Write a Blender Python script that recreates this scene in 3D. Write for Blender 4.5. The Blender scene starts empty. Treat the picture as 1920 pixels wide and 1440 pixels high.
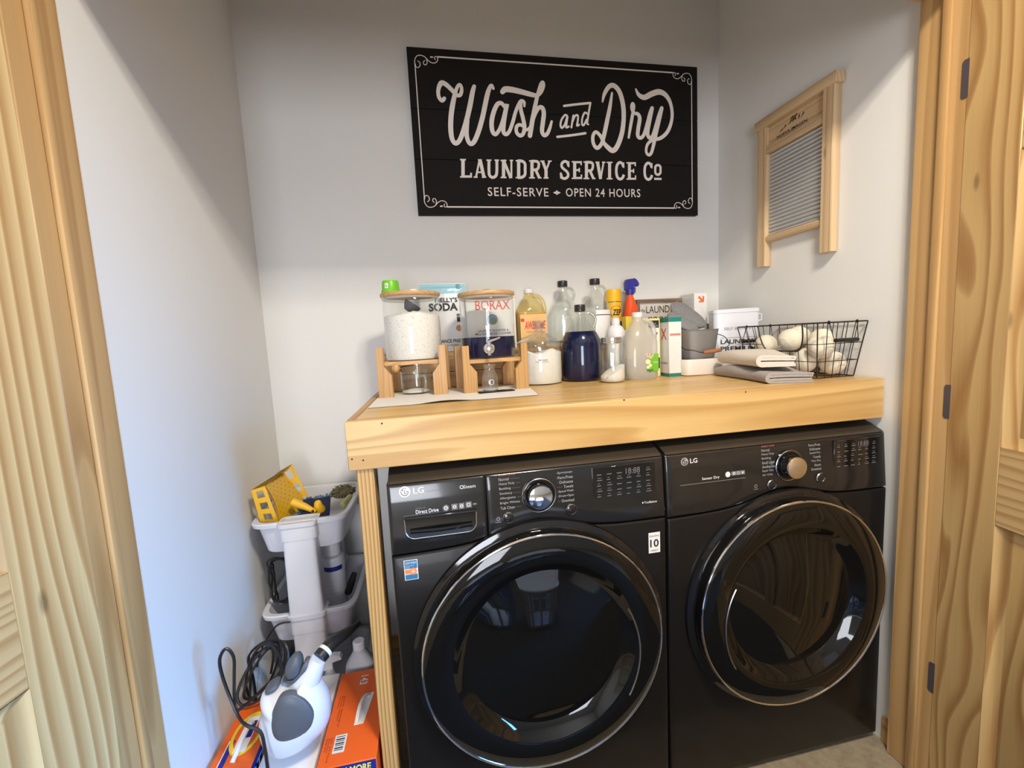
import bpy, bmesh, math, random
from mathutils import Vector, Matrix
random.seed(7)
scene = bpy.context.scene
col = scene.collection
PI = math.pi
R = math.radians

# ------------------------------------------------------------------ camera
FPX, CAM = 801.46, Vector((-0.1840, -1.7233, 1.2740))
YAW, PITCH, ROLL = 0.1817, -0.1053, -0.0511
FW = Vector((math.sin(YAW)*math.cos(PITCH), math.cos(YAW)*math.cos(PITCH), math.sin(PITCH)))
_r0 = Vector((math.cos(YAW), -math.sin(YAW), 0)); _u0 = _r0.cross(FW)
RT = math.cos(ROLL)*_r0 + math.sin(ROLL)*_u0
UP = -math.sin(ROLL)*_r0 + math.cos(ROLL)*_u0
cd = bpy.data.cameras.new('camera'); cam = bpy.data.objects.new('camera', cd); col.objects.link(cam)
cd.sensor_width = 36; cd.lens = FPX*36/1920; cd.clip_start = 0.02
cam.matrix_world = Matrix(((RT.x, UP.x, -FW.x, CAM.x), (RT.y, UP.y, -FW.y, CAM.y), (RT.z, UP.z, -FW.z, CAM.z), (0, 0, 0, 1)))
scene.camera = cam
def at(px, py, x=None, y=None, z=None):
    d = FW + RT*((px-960)/FPX) - UP*((py-720)/FPX)
    if x is not None: t = (x-CAM.x)/d.x
    elif y is not None: t = (y-CAM.y)/d.y
    else: t = (z-CAM.z)/d.z
    return CAM + d*t

# ------------------------------------------------------------------ world, lights, exposure
w = bpy.data.worlds.new('world'); scene.world = w; w.use_nodes = True
w.node_tree.nodes['Background'].inputs[0].default_value = (0.5, 0.65, 1.0, 1)
w.node_tree.nodes['Background'].inputs[1].default_value = 0.3
vs = scene.view_settings
vs.view_transform = 'Standard'; vs.look = 'None'; vs.gamma = 1.0; vs.use_curve_mapping = False; vs.exposure = 0.30
scene.cycles.use_denoising = True
scene.cycles.transparent_max_bounces = 32
scene.cycles.sample_clamp_indirect = 6
LAMP = (0.34, -1.80, 2.58)
def area_light(name, loc, target, sx, sy, power, color, shape='RECTANGLE'):
    l = bpy.data.lights.new(name, 'AREA'); l.shape = shape; l.size = sx
    if shape == 'RECTANGLE': l.size_y = sy
    l.energy = power; l.color = color
    o = bpy.data.objects.new(name, l); col.objects.link(o); o.location = loc
    o.rotation_euler = (Vector(target)-Vector(loc)).to_track_quat('-Z', 'Y').to_euler()
    return o
area_light('ceiling_lamp_light', LAMP, (LAMP[0], LAMP[1], 0), 0.28, 0.28, 80, (1.0, 0.91, 0.76), 'DISK')
area_light('window_daylight', (2.92, -3.40, 1.45), (-0.78, -0.70, -0.25), 1.0, 1.2, 27, (0.10, 0.42, 1.0)).data.spread = R(50)
area_light('far_window_fill', (-0.7, -4.42, 1.05), (0.0, 0, 1.6), 1.0, 1.5, 52, (0.90, 0.93, 1.0))  # soft fill added behind the camera to lift shade in the closet

# ------------------------------------------------------------------ materials
def sock(n, *names):
    for k in names:
        if k in n.inputs: return n.inputs[k]
MATS = {}
def new_mat(name):
    m = bpy.data.materials.new(name); m.use_nodes = True
    return m, m.node_tree, m.node_tree.nodes['Principled BSDF']
def mat(name, color=None, rough=0.5, metal=0.0, coat=0.0, bump=0, bscale=200, spec=0.5, emit=None, mottle=0, mscale=8, sheen=0, trans=0):
    if name in MATS: return MATS[name]
    m, nt, p = new_mat(name); MATS[name] = m
    c = tuple(color)+(1,)
    p.inputs['Base Color'].default_value = c; p.inputs['Roughness'].default_value = rough; p.inputs['Metallic'].default_value = metal
    sock(p, 'Specular IOR Level').default_value = spec
    if coat: sock(p, 'Coat Weight').default_value = coat; sock(p, 'Coat Roughness').default_value = 0.06
    if sheen: sock(p, 'Sheen Weight').default_value = sheen
    if trans: sock(p, 'Transmission Weight').default_value = trans
    if emit:
        sock(p, 'Emission Color').default_value = tuple(emit[:3])+(1,); sock(p, 'Emission Strength').default_value = emit[3]
    if bump or mottle:
        tc = nt.nodes.new('ShaderNodeTexCoord')
    if bump:
        n = nt.nodes.new('ShaderNodeTexNoise'); n.inputs['Scale'].default_value = bscale; n.inputs['Detail'].default_value = 3
        b = nt.nodes.new('ShaderNodeBump'); b.inputs['Strength'].default_value = bump; b.inputs['Distance'].default_value = 0.002
        nt.links.new(tc.outputs['Object'], n.inputs['Vector']); nt.links.new(n.outputs['Fac'], b.inputs['Height']); nt.links.new(b.outputs['Normal'], p.inputs['Normal'])
    if mottle:
        n = nt.nodes.new('ShaderNodeTexNoise'); n.inputs['Scale'].default_value = mscale; n.inputs['Detail'].default_value = 5; n.inputs['Roughness'].default_value = 0.7
        r = nt.nodes.new('ShaderNodeValToRGB')
        r.color_ramp.elements[0].position = 0.3; r.color_ramp.elements[1].position = 0.7
        r.color_ramp.elements[0].color = tuple(max(0, x*(1-mottle)) for x in color)+(1,)
        r.color_ramp.elements[1].color = tuple(min(1, x*(1+mottle*0.4)) for x in color)+(1,)
        nt.links.new(tc.outputs['Object'], n.inputs['Vector']); nt.links.new(n.outputs['Fac'], r.inputs['Fac']); nt.links.new(r.outputs['Color'], p.inputs['Base Color'])
    return m

def pine(name, axis, light=(0.66, 0.43, 0.19), dark=(0.43, 0.22, 0.075), across=7.0, along=0.55, rings=9.0, rough=0.42, soft=0.5, freq=20.0, wob=0.25):
    if name in MATS: return MATS[name]
    m, nt, p = new_mat(name); MATS[name] = m
    N = nt.nodes.new; L = nt.links.new
    tc = N('ShaderNodeTexCoord'); oi = N('ShaderNodeObjectInfo')
    mul = N('ShaderNodeMath'); mul.operation = 'MULTIPLY'; mul.inputs[1].default_value = 13.7; L(oi.outputs['Random'], mul.inputs[0])
    add = N('ShaderNodeVectorMath'); add.operation = 'ADD'; L(tc.outputs['Object'], add.inputs[0]); L(mul.outputs[0], add.inputs[1])
    mp = N('ShaderNodeMapping'); sc = [across]*3; sc['XYZ'.index(axis)] = along; mp.inputs['Scale'].default_value = sc
    L(add.outputs[0], mp.inputs['Vector'])
    n1 = N('ShaderNodeTexNoise'); n1.inputs['Scale'].default_value = 1.0; n1.inputs['Detail'].default_value = 1.2; n1.inputs['Roughness'].default_value = 0.35; n1.inputs['Distortion'].default_value = wob
    L(mp.outputs[0], n1.inputs['Vector'])
    k = N('ShaderNodeMath'); k.operation = 'MULTIPLY'; k.inputs[1].default_value = rings; L(n1.outputs['Fac'], k.inputs[0])
    dt = N('ShaderNodeVectorMath'); dt.operation = 'DOT_PRODUCT'; dv_ = [freq, freq*.8, freq*.6]; dv_['XYZ'.index(axis)] = 0.0; dt.inputs[1].default_value = dv_; L(add.outputs[0], dt.inputs[0])
    k2 = N('ShaderNodeMath'); k2.operation = 'ADD'; L(k.outputs[0], k2.inputs[0]); L(dt.outputs['Value'], k2.inputs[1])
    fr = N('ShaderNodeMath'); fr.operation = 'FRACT'; L(k2.outputs[0], fr.inputs[0])
    rp = N('ShaderNodeValToRGB'); cr = rp.color_ramp
    cr.elements[0].position = 0.0; cr.elements[0].color = (0, 0, 0, 1)
    cr.elements[1].position = 1.0; cr.elements[1].color = (0.15, 0.15, 0.15, 1)
    e = cr.elements.new(0.35+0.2*soft); e.color = (0.25, 0.25, 0.25, 1)
    e = cr.elements.new(0.82); e.color = (1, 1, 1, 1)
    e = cr.elements.new(0.93); e.color = (0.75, 0.75, 0.75, 1)
    L(fr.outputs[0], rp.inputs['Fac'])
    mp2 = N('ShaderNodeMapping'); s2 = [260.0]*3; s2['XYZ'.index(axis)] = 6.0; mp2.inputs['Scale'].default_value = s2; L(add.outputs[0], mp2.inputs['Vector'])
    n2 = N('ShaderNodeTexNoise'); n2.inputs['Scale'].default_value = 1.0; n2.inputs['Detail'].default_value = 2; L(mp2.outputs[0], n2.inputs['Vector'])
    ma = N('ShaderNodeMath'); ma.operation = 'MULTIPLY_ADD'; L(n2.outputs['Fac'], ma.inputs[0]); ma.inputs[1].default_value = 0.36; ma.inputs[2].default_value = -0.18
    sm = N('ShaderNodeMath'); sm.operation = 'ADD'; sm.use_clamp = True; L(rp.outputs['Color'], sm.inputs[0]); L(ma.outputs[0], sm.inputs[1])
    mx = N('ShaderNodeMix'); mx.data_type = 'RGBA'; mx.inputs['A'].default_value = tuple(light)+(1,); mx.inputs['B'].default_value = tuple(dark)+(1,)
    L(sm.outputs[0], mx.inputs['Factor'])
    # small knots
    mp3 = N('ShaderNodeMapping'); s3 = [9.0]*3; s3['XYZ'.index(axis)] = 3.0; mp3.inputs['Scale'].default_value = s3; L(add.outputs[0], mp3.inputs['Vector'])
    vo = N('ShaderNodeTexVoronoi'); vo.inputs['Scale'].default_value = 1.0; L(mp3.outputs[0], vo.inputs['Vector'])
    r3 = N('ShaderNodeValToRGB'); r3.color_ramp.elements[0].position = 0.03; r3.color_ramp.elements[0].color = (0.25, 0.25, 0.25, 1); r3.color_ramp.elements[1].position = 0.075
    L(vo.outputs['Distance'], r3.inputs['Fac'])
    mk = N('ShaderNodeMix'); mk.data_type = 'RGBA'; mk.blend_type = 'MULTIPLY'; mk.inputs['Factor'].default_value = 0.6
    L(mx.outputs['Result'], mk.inputs['A']); L(r3.outputs['Color'], mk.inputs['B'])
    L(mk.outputs['Result'], p.inputs['Base Color'])
    p.inputs['Roughness'].default_value = rough
    b = N('ShaderNodeBump'); b.inputs['Strength'].default_value = 0.08; b.inputs['Distance'].default_value = 0.001; L(n2.outputs['Fac'], b.inputs['Height']); L(b.outputs['Normal'], p.inputs['Normal'])
    return m
def glass_mat(name, tint=(0.97, 0.985, 0.98), ior=1.5, body=0.0, bodycol=(1, 1, 1)):
    """thin clear wall: light passes straight on, edges and highlights reflect"""
    if name in MATS: return MATS[name]
    m = bpy.data.materials.new(name); m.use_nodes = True; MATS[name] = m
    nt = m.node_tree; nt.nodes.clear(); N = nt.nodes.new; L = nt.links.new
    out = N('ShaderNodeOutputMaterial'); tr = N('ShaderNodeBsdfTransparent'); tr.inputs[0].default_value = tuple(tint)+(1,)
    gl = N('ShaderNodeBsdfGlossy'); gl.inputs['Roughness'].default_value = 0.03; gl.inputs['Color'].default_value = (1, 1, 1, 1)
    f0 = ((ior-1)/(ior+1))**2
    lw = N('ShaderNodeLayerWeight'); lw.inputs['Blend'].default_value = 0.5
    pw_ = N('ShaderNodeMath'); pw_.operation = 'POWER'; L(lw.outputs['Facing'], pw_.inputs[0]); pw_.inputs[1].default_value = 4.0
    fr = N('ShaderNodeMath'); fr.operation = 'MULTIPLY_ADD'; L(pw_.outputs[0], fr.inputs[0]); fr.inputs[1].default_value = 1-f0; fr.inputs[2].default_value = f0
    mx = N('ShaderNodeMixShader'); L(fr.outputs[0], mx.inputs[0])
    if body > 0:
        df = N('ShaderNodeBsdfDiffuse'); df.inputs[0].default_value = tuple(bodycol)+(1,)
        m2 = N('ShaderNodeMixShader'); m2.inputs[0].default_value = body; L(tr.outputs[0], m2.inputs[1]); L(df.outputs[0], m2.inputs[2]); L(m2.outputs[0], mx.inputs[1])
    else: L(tr.outputs[0], mx.inputs[1])
    L(gl.outputs[0], mx.inputs[2]); L(mx.outputs[0], out.inputs[0])
    return m

M_WALL = mat('wall_paint', (0.77, 0.765, 0.745), 0.75, bump=0.12, bscale=160)
M_CEIL = mat('ceiling_paint', (0.86, 0.86, 0.85), 0.8)
M_ROOMWALL = mat('room_paint', (0.74, 0.74, 0.74), 0.8)
M_FLOOR = mat('floor_beige', (0.32, 0.26, 0.18), 0.85, bump=0.5, bscale=120, mottle=0.35, mscale=26)
P_Z = pine('pine_jamb', 'Z', (0.54, 0.34, 0.145), (0.41, 0.235, 0.09), across=9, along=0.5, rings=5, freq=22, wob=0.5)
P_DOORZ = pine('pine_door_stile', 'Z', (0.58, 0.385, 0.165), (0.36, 0.19, 0.065), across=6, along=1.5, rings=5.5, freq=22, wob=0.6)
P_DOORL = pine('pine_door_striped', 'Z', (0.68, 0.50, 0.24), (0.42, 0.24, 0.09), across=9, along=0.75, rings=4.5, freq=42, wob=0.5, soft=-0.6)
P_DOORX = pine('pine_door_rail', 'X', (0.62, 0.43, 0.20), (0.44, 0.26, 0.105), across=14, along=1.2, rings=3, freq=80)
P_TOP = pine('pine_counter', 'X', (0.69, 0.46, 0.185), (0.52, 0.30, 0.10), across=9, along=0.55, rings=6, rough=0.35, freq=22, wob=0.5)
P_TOPY = pine('pine_counter_side', 'Y', (0.55, 0.34, 0.14), (0.36, 0.18, 0.06), across=8, along=0.6, rings=6)
P_POST = pine('pine_post', 'Z', (0.64, 0.40, 0.15), (0.36, 0.175, 0.05), across=8, along=0.8, rings=3, freq=120, wob=0.5)
P_RIS = pine('pine_riser', 'X', (0.60, 0.37, 0.14), (0.40, 0.20, 0.06), across=10, rings=5)
P_BAM = pine('bamboo', 'Z', (0.56, 0.34, 0.14), (0.46, 0.25, 0.09), across=40, along=1.2, rings=3, freq=90)
P_BAMX = pine('bamboo_flat', 'X', (0.60, 0.37, 0.16), (0.48, 0.27, 0.10), across=40, along=1.2, rings=3, freq=90)
P_WBZ = pine('washboard_wood', 'Z', (0.68, 0.50, 0.30), (0.52, 0.34, 0.18), across=20, rings=3, freq=60)
P_WBY = pine('washboard_wood_cross', 'Y', (0.66, 0.48, 0.28), (0.50, 0.33, 0.17), across=20, rings=3, freq=60)
GLASS = glass_mat('clear_glass')
GLASS2 = glass_mat('clear_glass_thick', (.95, .97, .96), ior=1.85, body=0.03, bodycol=(.8, .82, .8))
GLASSH = glass_mat('glass_handle', (.82, .85, .83), ior=1.9, body=0.12, bodycol=(.7, .72, .7))
HAZY = glass_mat('hazy_plastic', (0.9, 0.9, 0.88), 1.4, 0.42, (0.75, 0.73, 0.69))
M_STEEL = mat('black_steel', (0.011, 0.010, 0.0095), 0.30, 0.2, coat=0.08, spec=0.25)
M_STEELS = mat('black_steel_side', (0.035, 0.035, 0.038), 0.4, 0.4)
M_PANEL = mat('gloss_panel', (0.022, 0.021, 0.021), 0.16, 0.35, coat=0.5)
M_BLACK = mat('gloss_black', (0.006, 0.006, 0.007), 0.06, coat=0.6)
M_BLACKG = mat('door_glass', (0.004, 0.004, 0.004), 0.03, coat=0.25, spec=0.45)
M_CHROME = mat('chrome', (0.82, 0.82, 0.84), 0.08, 1.0)
M_SATIN = mat('satin_metal', (0.62, 0.62, 0.63), 0.25, 1.0)
M_DARKPL = mat('dark_plastic', (0.012, 0.012, 0.013), 0.4)
M_INK = mat('black_ink', (0.015, 0.015, 0.018), 0.6)
M_PRINT = mat('grey_print', (0.72, 0.72, 0.74), 0.5)
M_PRINTD = mat('dim_print', (0.16, 0.16, 0.17), 0.5)
M_PINK = mat('red_print', (0.45, 0.12, 0.12), 0.5)
M_WHITEPL = mat('white_plastic', (0.78, 0.78, 0.80), 0.35)
M_CARD = mat('white_card', (0.80, 0.79, 0.77), 0.5)
M_RED = mat('red_ink', (0.70, 0.04, 0.03), 0.5)
M_NAVY = mat('navy_ink', (0.01, 0.015, 0.20), 0.5)
M_ORANGE = mat('orange_card', (0.86, 0.13, 0.012), 0.4)
M_YEL = mat('yellow_ink', (0.9, 0.62, 0.03), 0.45)
M_TEAL = mat('teal_ink', (0.01, 0.22, 0.19), 0.5)
M_CREAM = mat('cream_paint', (0.92, 0.86, 0.80), 0.6)
M_SIGN = mat('sign_black', (0.008, 0.0065, 0.006), 0.7, bump=0.1, bscale=300, spec=0.25)

# ------------------------------------------------------------------ mesh builder
class MB:
    def __init__(s): s.v = []; s.f = []
    def add(s, vs_, fs):
        o = len(s.v); s.v += [Vector(q) for q in vs_]; s.f += [tuple(i+o for i in f) for f in fs]; return s
    def box(s, x0, x1, y0, y1, z0, z1, bev=0.0, seg=1, M=None):
        bm = bmesh.new(); bmesh.ops.create_cube(bm, size=1)
        for v in bm.verts: v.co = Vector(((x0+x1)/2+v.co.x*(x1-x0), (y0+y1)/2+v.co.y*(y1-y0), (z0+z1)/2+v.co.z*(z1-z0)))
        if bev: bmesh.ops.bevel(bm, geom=bm.edges[:], offset=bev, segments=seg, profile=0.5, affect='EDGES')
        return s.bm(bm, M)
    def bm(s, bm, M=None):
        bm.verts.index_update()
        s.add([(M @ v.co) if M else v.co.copy() for v in bm.verts], [[v.index for v in f.verts] for f in bm.faces]); bm.free(); return s
    def lathe(s, prof, n=40, c=(0, 0, 0), M=None, cap=True):
        """prof [(r,z)] about z through c; or transformed by M"""
        vs_, fs, rings = [], [], []
        for r, z in prof:
            if r < 1e-6: rings.append([len(vs_)]); vs_.append(Vector((0, 0, z)))
            else:
                rings.append(list(range(len(vs_), len(vs_)+n)))
                vs_ += [Vector((r*math.cos(2*PI*i/n), r*math.sin(2*PI*i/n), z)) for i in range(n)]
        for a, b in zip(rings, rings[1:]):
            for i in range(n):
                j = (i+1) % n
                if len(a) == 1 and len(b) == 1: continue
                if len(a) == 1: fs.append((a[0], b[j], b[i]))
                elif len(b) == 1: fs.append((a[i], a[j], b[0]))
                else: fs.append((a[i], a[j], b[j], b[i]))
        if cap:
            if len(rings[0]) > 1: fs.append(tuple(reversed(rings[0])))
            if len(rings[-1]) > 1: fs.append(tuple(rings[-1]))
        T = M if M else Matrix.Translation(c)
        return s.add([T @ q for q in vs_], fs)
    def loft(s, secs, n=36, M=None, cap=True):
        """secs: (z, hx, hy, p, cx, cy) superellipse rings"""
        vs_, fs = [], []
        for z, hx, hy, p, cx, cy in secs:
            for i in range(n):
                t = 2*PI*i/n; c, q = math.cos(t), math.sin(t)
                vs_.append(Vector((cx+hx*math.copysign(abs(c)**(2/p), c), cy+hy*math.copysign(abs(q)**(2/p), q), z)))
        for k in range(len(secs)-1):
            for i in range(n):
                j = (i+1) % n; fs.append((k*n+i, k*n+j, (k+1)*n+j, (k+1)*n+i))
        if cap: fs.append(tuple(reversed(range(n)))); fs.append(tuple(range((len(secs)-1)*n, len(secs)*n)))
        return s.add([(M @ q) if M else q for q in vs_], fs)
    def tube(s, pts, r, n=8, closed=False, cap=True, radii=None):
        pts = [Vector(q) for q in pts]; m = len(pts); vs_, fs = [], []
        up = None
        for k in range(m):
            if closed: t = pts[(k+1) % m]-pts[k-1]
            else: t = pts[min(k+1, m-1)]-pts[max(k-1, 0)]
            t.normalize()
            if up is None:
                up = Vector((0, 0, 1)) if abs(t.z) < 0.9 else Vector((1, 0, 0))
            a = t.cross(up)
            if a.length < 1e-4: a = t.orthogonal()
            a.normalize(); b = a.cross(t).normalized(); up = b
            rr = radii[k] if radii else r
            for i in range(n):
                q = 2*PI*i/n; vs_.append(pts[k]+a*(rr*math.cos(q))+b*(rr*math.sin(q)))
        for k in range(m if closed else m-1):
            k2 = (k+1) % m
            for i in range(n):
                j = (i+1) % n; fs.append((k*n+i, k*n+j, k2*n+j, k2*n+i))
        if cap and not closed: fs.append(tuple(reversed(range(n)))); fs.append(tuple(range((m-1)*n, m*n)))
        return s.add(vs_, fs)
    def prism(s, poly, mapf, d0, d1):
        """poly 2D outline, mapf(u,v,d)->3D, extruded d0..d1"""
        n = len(poly)
        vs_ = [Vector(mapf(u, v, d0)) for u, v in poly]+[Vector(mapf(u, v, d1)) for u, v in poly]
        fs = [tuple(range(n)), tuple(reversed(range(n, 2*n)))]+[(i, n+i, n+(i+1) % n, (i+1) % n) for i in range(n)]
        return s.add(vs_, fs)
    def stroke(s, pts, widths, mapf, d=0.0, caps=True):
        """thick 2D polyline with round ends through mapf(u,v,d)"""
        m = len(pts); W = widths if isinstance(widths, (list, tuple)) else [widths]*m
        L_, R_ = [], []
        for k in range(m):
            a = pts[max(k-1, 0)]; b = pts[min(k+1, m-1)]
            tx, ty = b[0]-a[0], b[1]-a[1]; l = math.hypot(tx, ty) or 1; nx, ny = -ty/l, tx/l
            h = W[k]/2; L_.append((pts[k][0]+nx*h, pts[k][1]+ny*h)); R_.append((pts[k][0]-nx*h, pts[k][1]-ny*h))
        s.lift = getattr(s, 'lift', 0)+2e-5; d += s.lift
        vs_ = [Vector(mapf(q[0], q[1], d+k*3e-6)) for k, q in enumerate(L_)]+[Vector(mapf(q[0], q[1], d+k*3e-6)) for k, q in enumerate(R_)]
        fs = [(k, m+k, m+k+1, k+1) for k in range(m-1)]
        s.add(vs_, fs)
        if caps:
            for k in (0, m-1):
                c = pts[k]; h = W[k]/2; q = [(c[0]+h*math.cos(2*PI*i/12), c[1]+h*math.sin(2*PI*i/12)) for i in range(12)]
                s.add([Vector(mapf(u, v, d+1e-5+k*3e-6)) for u, v in q], [tuple(range(12))])
        return s
    def quad(s, mapf, u0, u1, v0, v1, d=0.0, nu=1, nv=1):
        vs_ = [Vector(mapf(u0+(u1-u0)*i/nu, v0+(v1-v0)*j/nv, d)) for j in range(nv+1) for i in range(nu+1)]
        fs = [(j*(nu+1)+i, j*(nu+1)+i+1, (j+1)*(nu+1)+i+1, (j+1)*(nu+1)+i) for j in range(nv) for i in range(nu)]
        return s.add(vs_, fs)
    def disc(s, mapf, u, v, r, d=0.0, n=24, rin=0.0):
        if rin <= 0:
            return s.add([Vector(mapf(u+r*math.cos(2*PI*i/n), v+r*math.sin(2*PI*i/n), d)) for i in range(n)], [tuple(range(n))])
        vs_ = []
        for rr in (rin, r): vs_ += [Vector(mapf(u+rr*math.cos(2*PI*i/n), v+rr*math.sin(2*PI*i/n), d)) for i in range(n)]
        return s.add(vs_, [(i, n+i, n+(i+1) % n, (i+1) % n) for i in range(n)])
def smooth_pts(P, sub=6, closed=False):
    """Catmull-Rom through points of any dimension"""
    n = len(P); out = []
    g = (lambda i: P[i % n]) if closed else (lambda i: P[max(0, min(n-1, i))])
    for i in range(n if closed else n-1):
        a, b, c, d = g(i-1), g(i), g(i+1), g(i+2)
        for k in range(sub):
            t = k/sub
            out.append(tuple(0.5*(2*b[j]+(c[j]-a[j])*t+(2*a[j]-5*b[j]+4*c[j]-d[j])*t*t+(3*b[j]-a[j]-3*c[j]+d[j])*t**3) for j in range(len(b))))
    if not closed: out.append(tuple(P[-1]))
    return out
ROOTM = {}
def tag(o, label=None, cat=None, group=None, kind=None):
    if label: o['label'] = label
    if cat: o['category'] = cat
    if group: o['group'] = group
    if kind: o['kind'] = kind
    return o
def link(name, mb, m, M=None, flat=False, ang=38):
    me = bpy.data.meshes.new(name)
    vv = [(M @ q) if M else q for q in mb.v]
    me.from_pydata([tuple(q) for q in vv], [], mb.f)
    bm = bmesh.new(); bm.from_mesh(me); bmesh.ops.recalc_face_normals(bm, faces=bm.faces[:]); bm.to_mesh(me); bm.free()
    me.materials.append(m)
    if not flat:
        me.polygons.foreach_set('use_smooth', [True]*len(me.polygons)); me.set_sharp_from_angle(angle=R(ang))
    o = bpy.data.objects.new(name, me); col.objects.link(o); return o
def thing(name, label, cat, loc, rz=0.0, group=None, kind=None):
    o = bpy.data.objects.new(name, None); col.objects.link(o); o.location = loc; o.rotation_euler = (0, 0, rz); o.empty_display_size = 0.05
    ROOTM[o] = Matrix.Translation(loc) @ Matrix.Rotation(rz, 4, 'Z')
    return tag(o, label, cat, group, kind)
def part(name, mb, m, parent, world=True, label=None, flat=False, ang=38, kind=None):
    """world=True: the builder's points are world points; else they are in the thing's own frame"""
    o = link(name, mb, m, ROOTM[parent].inverted() if world else None, flat, ang)
    o.parent = parent; ROOTM[o] = ROOTM[parent]
    return tag(o, label=label, kind=kind)
def solo(name, mb, m, label, cat, loc, group=None, flat=False, ang=38, kind=None):
    T = Matrix.Translation(loc)
    o = link(name, mb, m, T.inverted(), flat, ang); o.location = loc; ROOTM[o] = T
    return tag(o, label, cat, group, kind)
def struct(name, mb, m, label=None, flat=False):
    o = link(name, mb, m, None, flat); ROOTM[o] = Matrix.Identity(4)
    return tag(o, label=label, kind='structure')
TEXTS = []
def text(body, box, mapf, m, parent, d=0.0, bold=0.0, space=1.0, shear=0.0, world=True, name='lettering', align='LEFT'):
    TEXTS.append((body, box, mapf, m, parent, d, bold, space, shear, world, name, align))
def fl(o, u, v, n=None):
    """flat map: origin, u axis, v axis (unit), d along -(u x v) = towards viewer when n given"""
    o, u, v = Vector(o), Vector(u).normalized(), Vector(v).normalized()
    n = Vector(n).normalized() if n is not None else u.cross(v)
    return lambda a, b, d=0.0: o+u*a+v*b+n*d
def cyl(c, r, a0, squash=1.0):
    """map wrapping round a vertical cylinder: u metres along arc from angle a0, v height"""
    c = Vector(c)
    return lambda a, b, d=0.0: c+Vector(((r+d)*math.cos(a0+a/r), (r+d)*math.sin(a0+a/r)*squash, b))
def flush_texts():
    made = []
    for T in TEXTS:
        cu = bpy.data.curves.new('t', 'FONT'); cu.body = T[0]; cu.size = 1; cu.offset = T[6]; cu.space_character = T[7]; cu.shear = T[8]; cu.resolution_u = 3; cu.align_x = T[11]
        o = bpy.data.objects.new('t', cu); col.objects.link(o); made.append(o)
    bpy.context.view_layer.update(); dg = bpy.context.evaluated_depsgraph_get()
    for o, T in zip(made, TEXTS):
        me = bpy.data.meshes.new_from_object(o.evaluated_get(dg))
        (u0, u1, v0, v1), mapf, m, parent, d, world, name = T[1], T[2], T[3], T[4], T[5], T[9], T[10]
        xs = [v.co.x for v in me.vertices]; ys = [v.co.y for v in me.vertices]
        x0, x1, y0, y1 = min(xs), max(xs), min(ys), max(ys)
        Mi = ROOTM[parent].inverted() if world else None
        for v in me.vertices:
            q = Vector(mapf(u0+(v.co.x-x0)/(x1-x0)*(u1-u0), v0+(v.co.y-y0)/(y1-y0)*(v1-v0), d)); v.co = (Mi @ q) if world else q
        me.materials.clear(); me.materials.append(m)
        cu = o.data; bpy.data.objects.remove(o); bpy.data.curves.remove(cu)
        me.name = name; n = bpy.data.objects.new(name, me); col.objects.link(n); n.parent = parent
    TEXTS.clear()
def copy_tree(o, parent=None, loc=None, rz=None):
    c = o.copy(); col.objects.link(c); c.parent = parent
    if loc is not None: c.location = loc
    if rz is not None: c.rotation_euler = (0, 0, rz)
    for ch in [q for q in bpy.data.objects if q.parent == o]: copy_tree(ch, c)
    return c
def arc(c, r, a0, a1, n, ax=(1, 0, 0), ay=(0, 0, 1)):
    c, ax, ay = Vector(c), Vector(ax), Vector(ay)
    return [c+ax*(r*math.cos(a0+(a1-a0)*i/n))+ay*(r*math.sin(a0+(a1-a0)*i/n)) for i in range(n+1)]

# ------------------------------------------------------------------ the setting
XL, XR, XJL, XJR, YJ, YO = -0.7795, 1.084, -0.7802, 1.0594, -0.79, -0.905
HZ = 2.047; CEIL = 2.70
RX0, RX1, RY0 = -2.1, 3.0, -4.5
struct('floor', MB().box(RX0-.1, RX1+.1, RY0-.1, 0.1, -0.1, 0), M_FLOOR)
struct('ceiling', MB().box(RX0-.1, RX1+.1, RY0-.1, 0.1, CEIL, CEIL+.1), M_CEIL)
struct('wall_back', MB().box(XL-.1, XR+.1, 0, .1, 0, CEIL), M_WALL)
struct('wall_left', MB().box(XL-.1, XL, YJ, 0, 0, CEIL), M_WALL)
struct('wall_right', MB().box(XR, XR+.1, YJ, 0, 0, CEIL), M_WALL)
struct('wall_front', MB().box(RX0, XJL-.02, YO+.002, YJ, 0, CEIL).box(XJR+.026, RX1, YO+.002, YJ, 0, CEIL).box(XJL-.02, XJR+.026, YO+.002, YJ, HZ+.02, CEIL), M_WALL)
wx0, wx1, wz0, wz1 = -1.25, -0.15, 0.25, 1.85
struct('wall_room_rear', MB().box(RX0-.1, wx0, RY0-.1, RY0, 0, CEIL).box(wx1, RX1+.1, RY0-.1, RY0, 0, CEIL).box(wx0, wx1, RY0-.1, RY0, 0, wz0).box(wx0, wx1, RY0-.1, RY0, wz1, CEIL), M_ROOMWALL)
struct('wall_room_left', MB().box(RX0-.1, RX0, RY0, YJ, 0, CEIL), M_ROOMWALL)
vy0, vy1, vz0, vz1 = -4.0, -2.8, 0.55, 2.0
struct('wall_room_right', MB().box(RX1, RX1+.1, RY0, vy0, 0, CEIL).box(RX1, RX1+.1, vy1, YJ, 0, CEIL).box(RX1, RX1+.1, vy0, vy1, 0, vz0).box(RX1, RX1+.1, vy0, vy1, vz1, CEIL), M_ROOMWALL)
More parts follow.
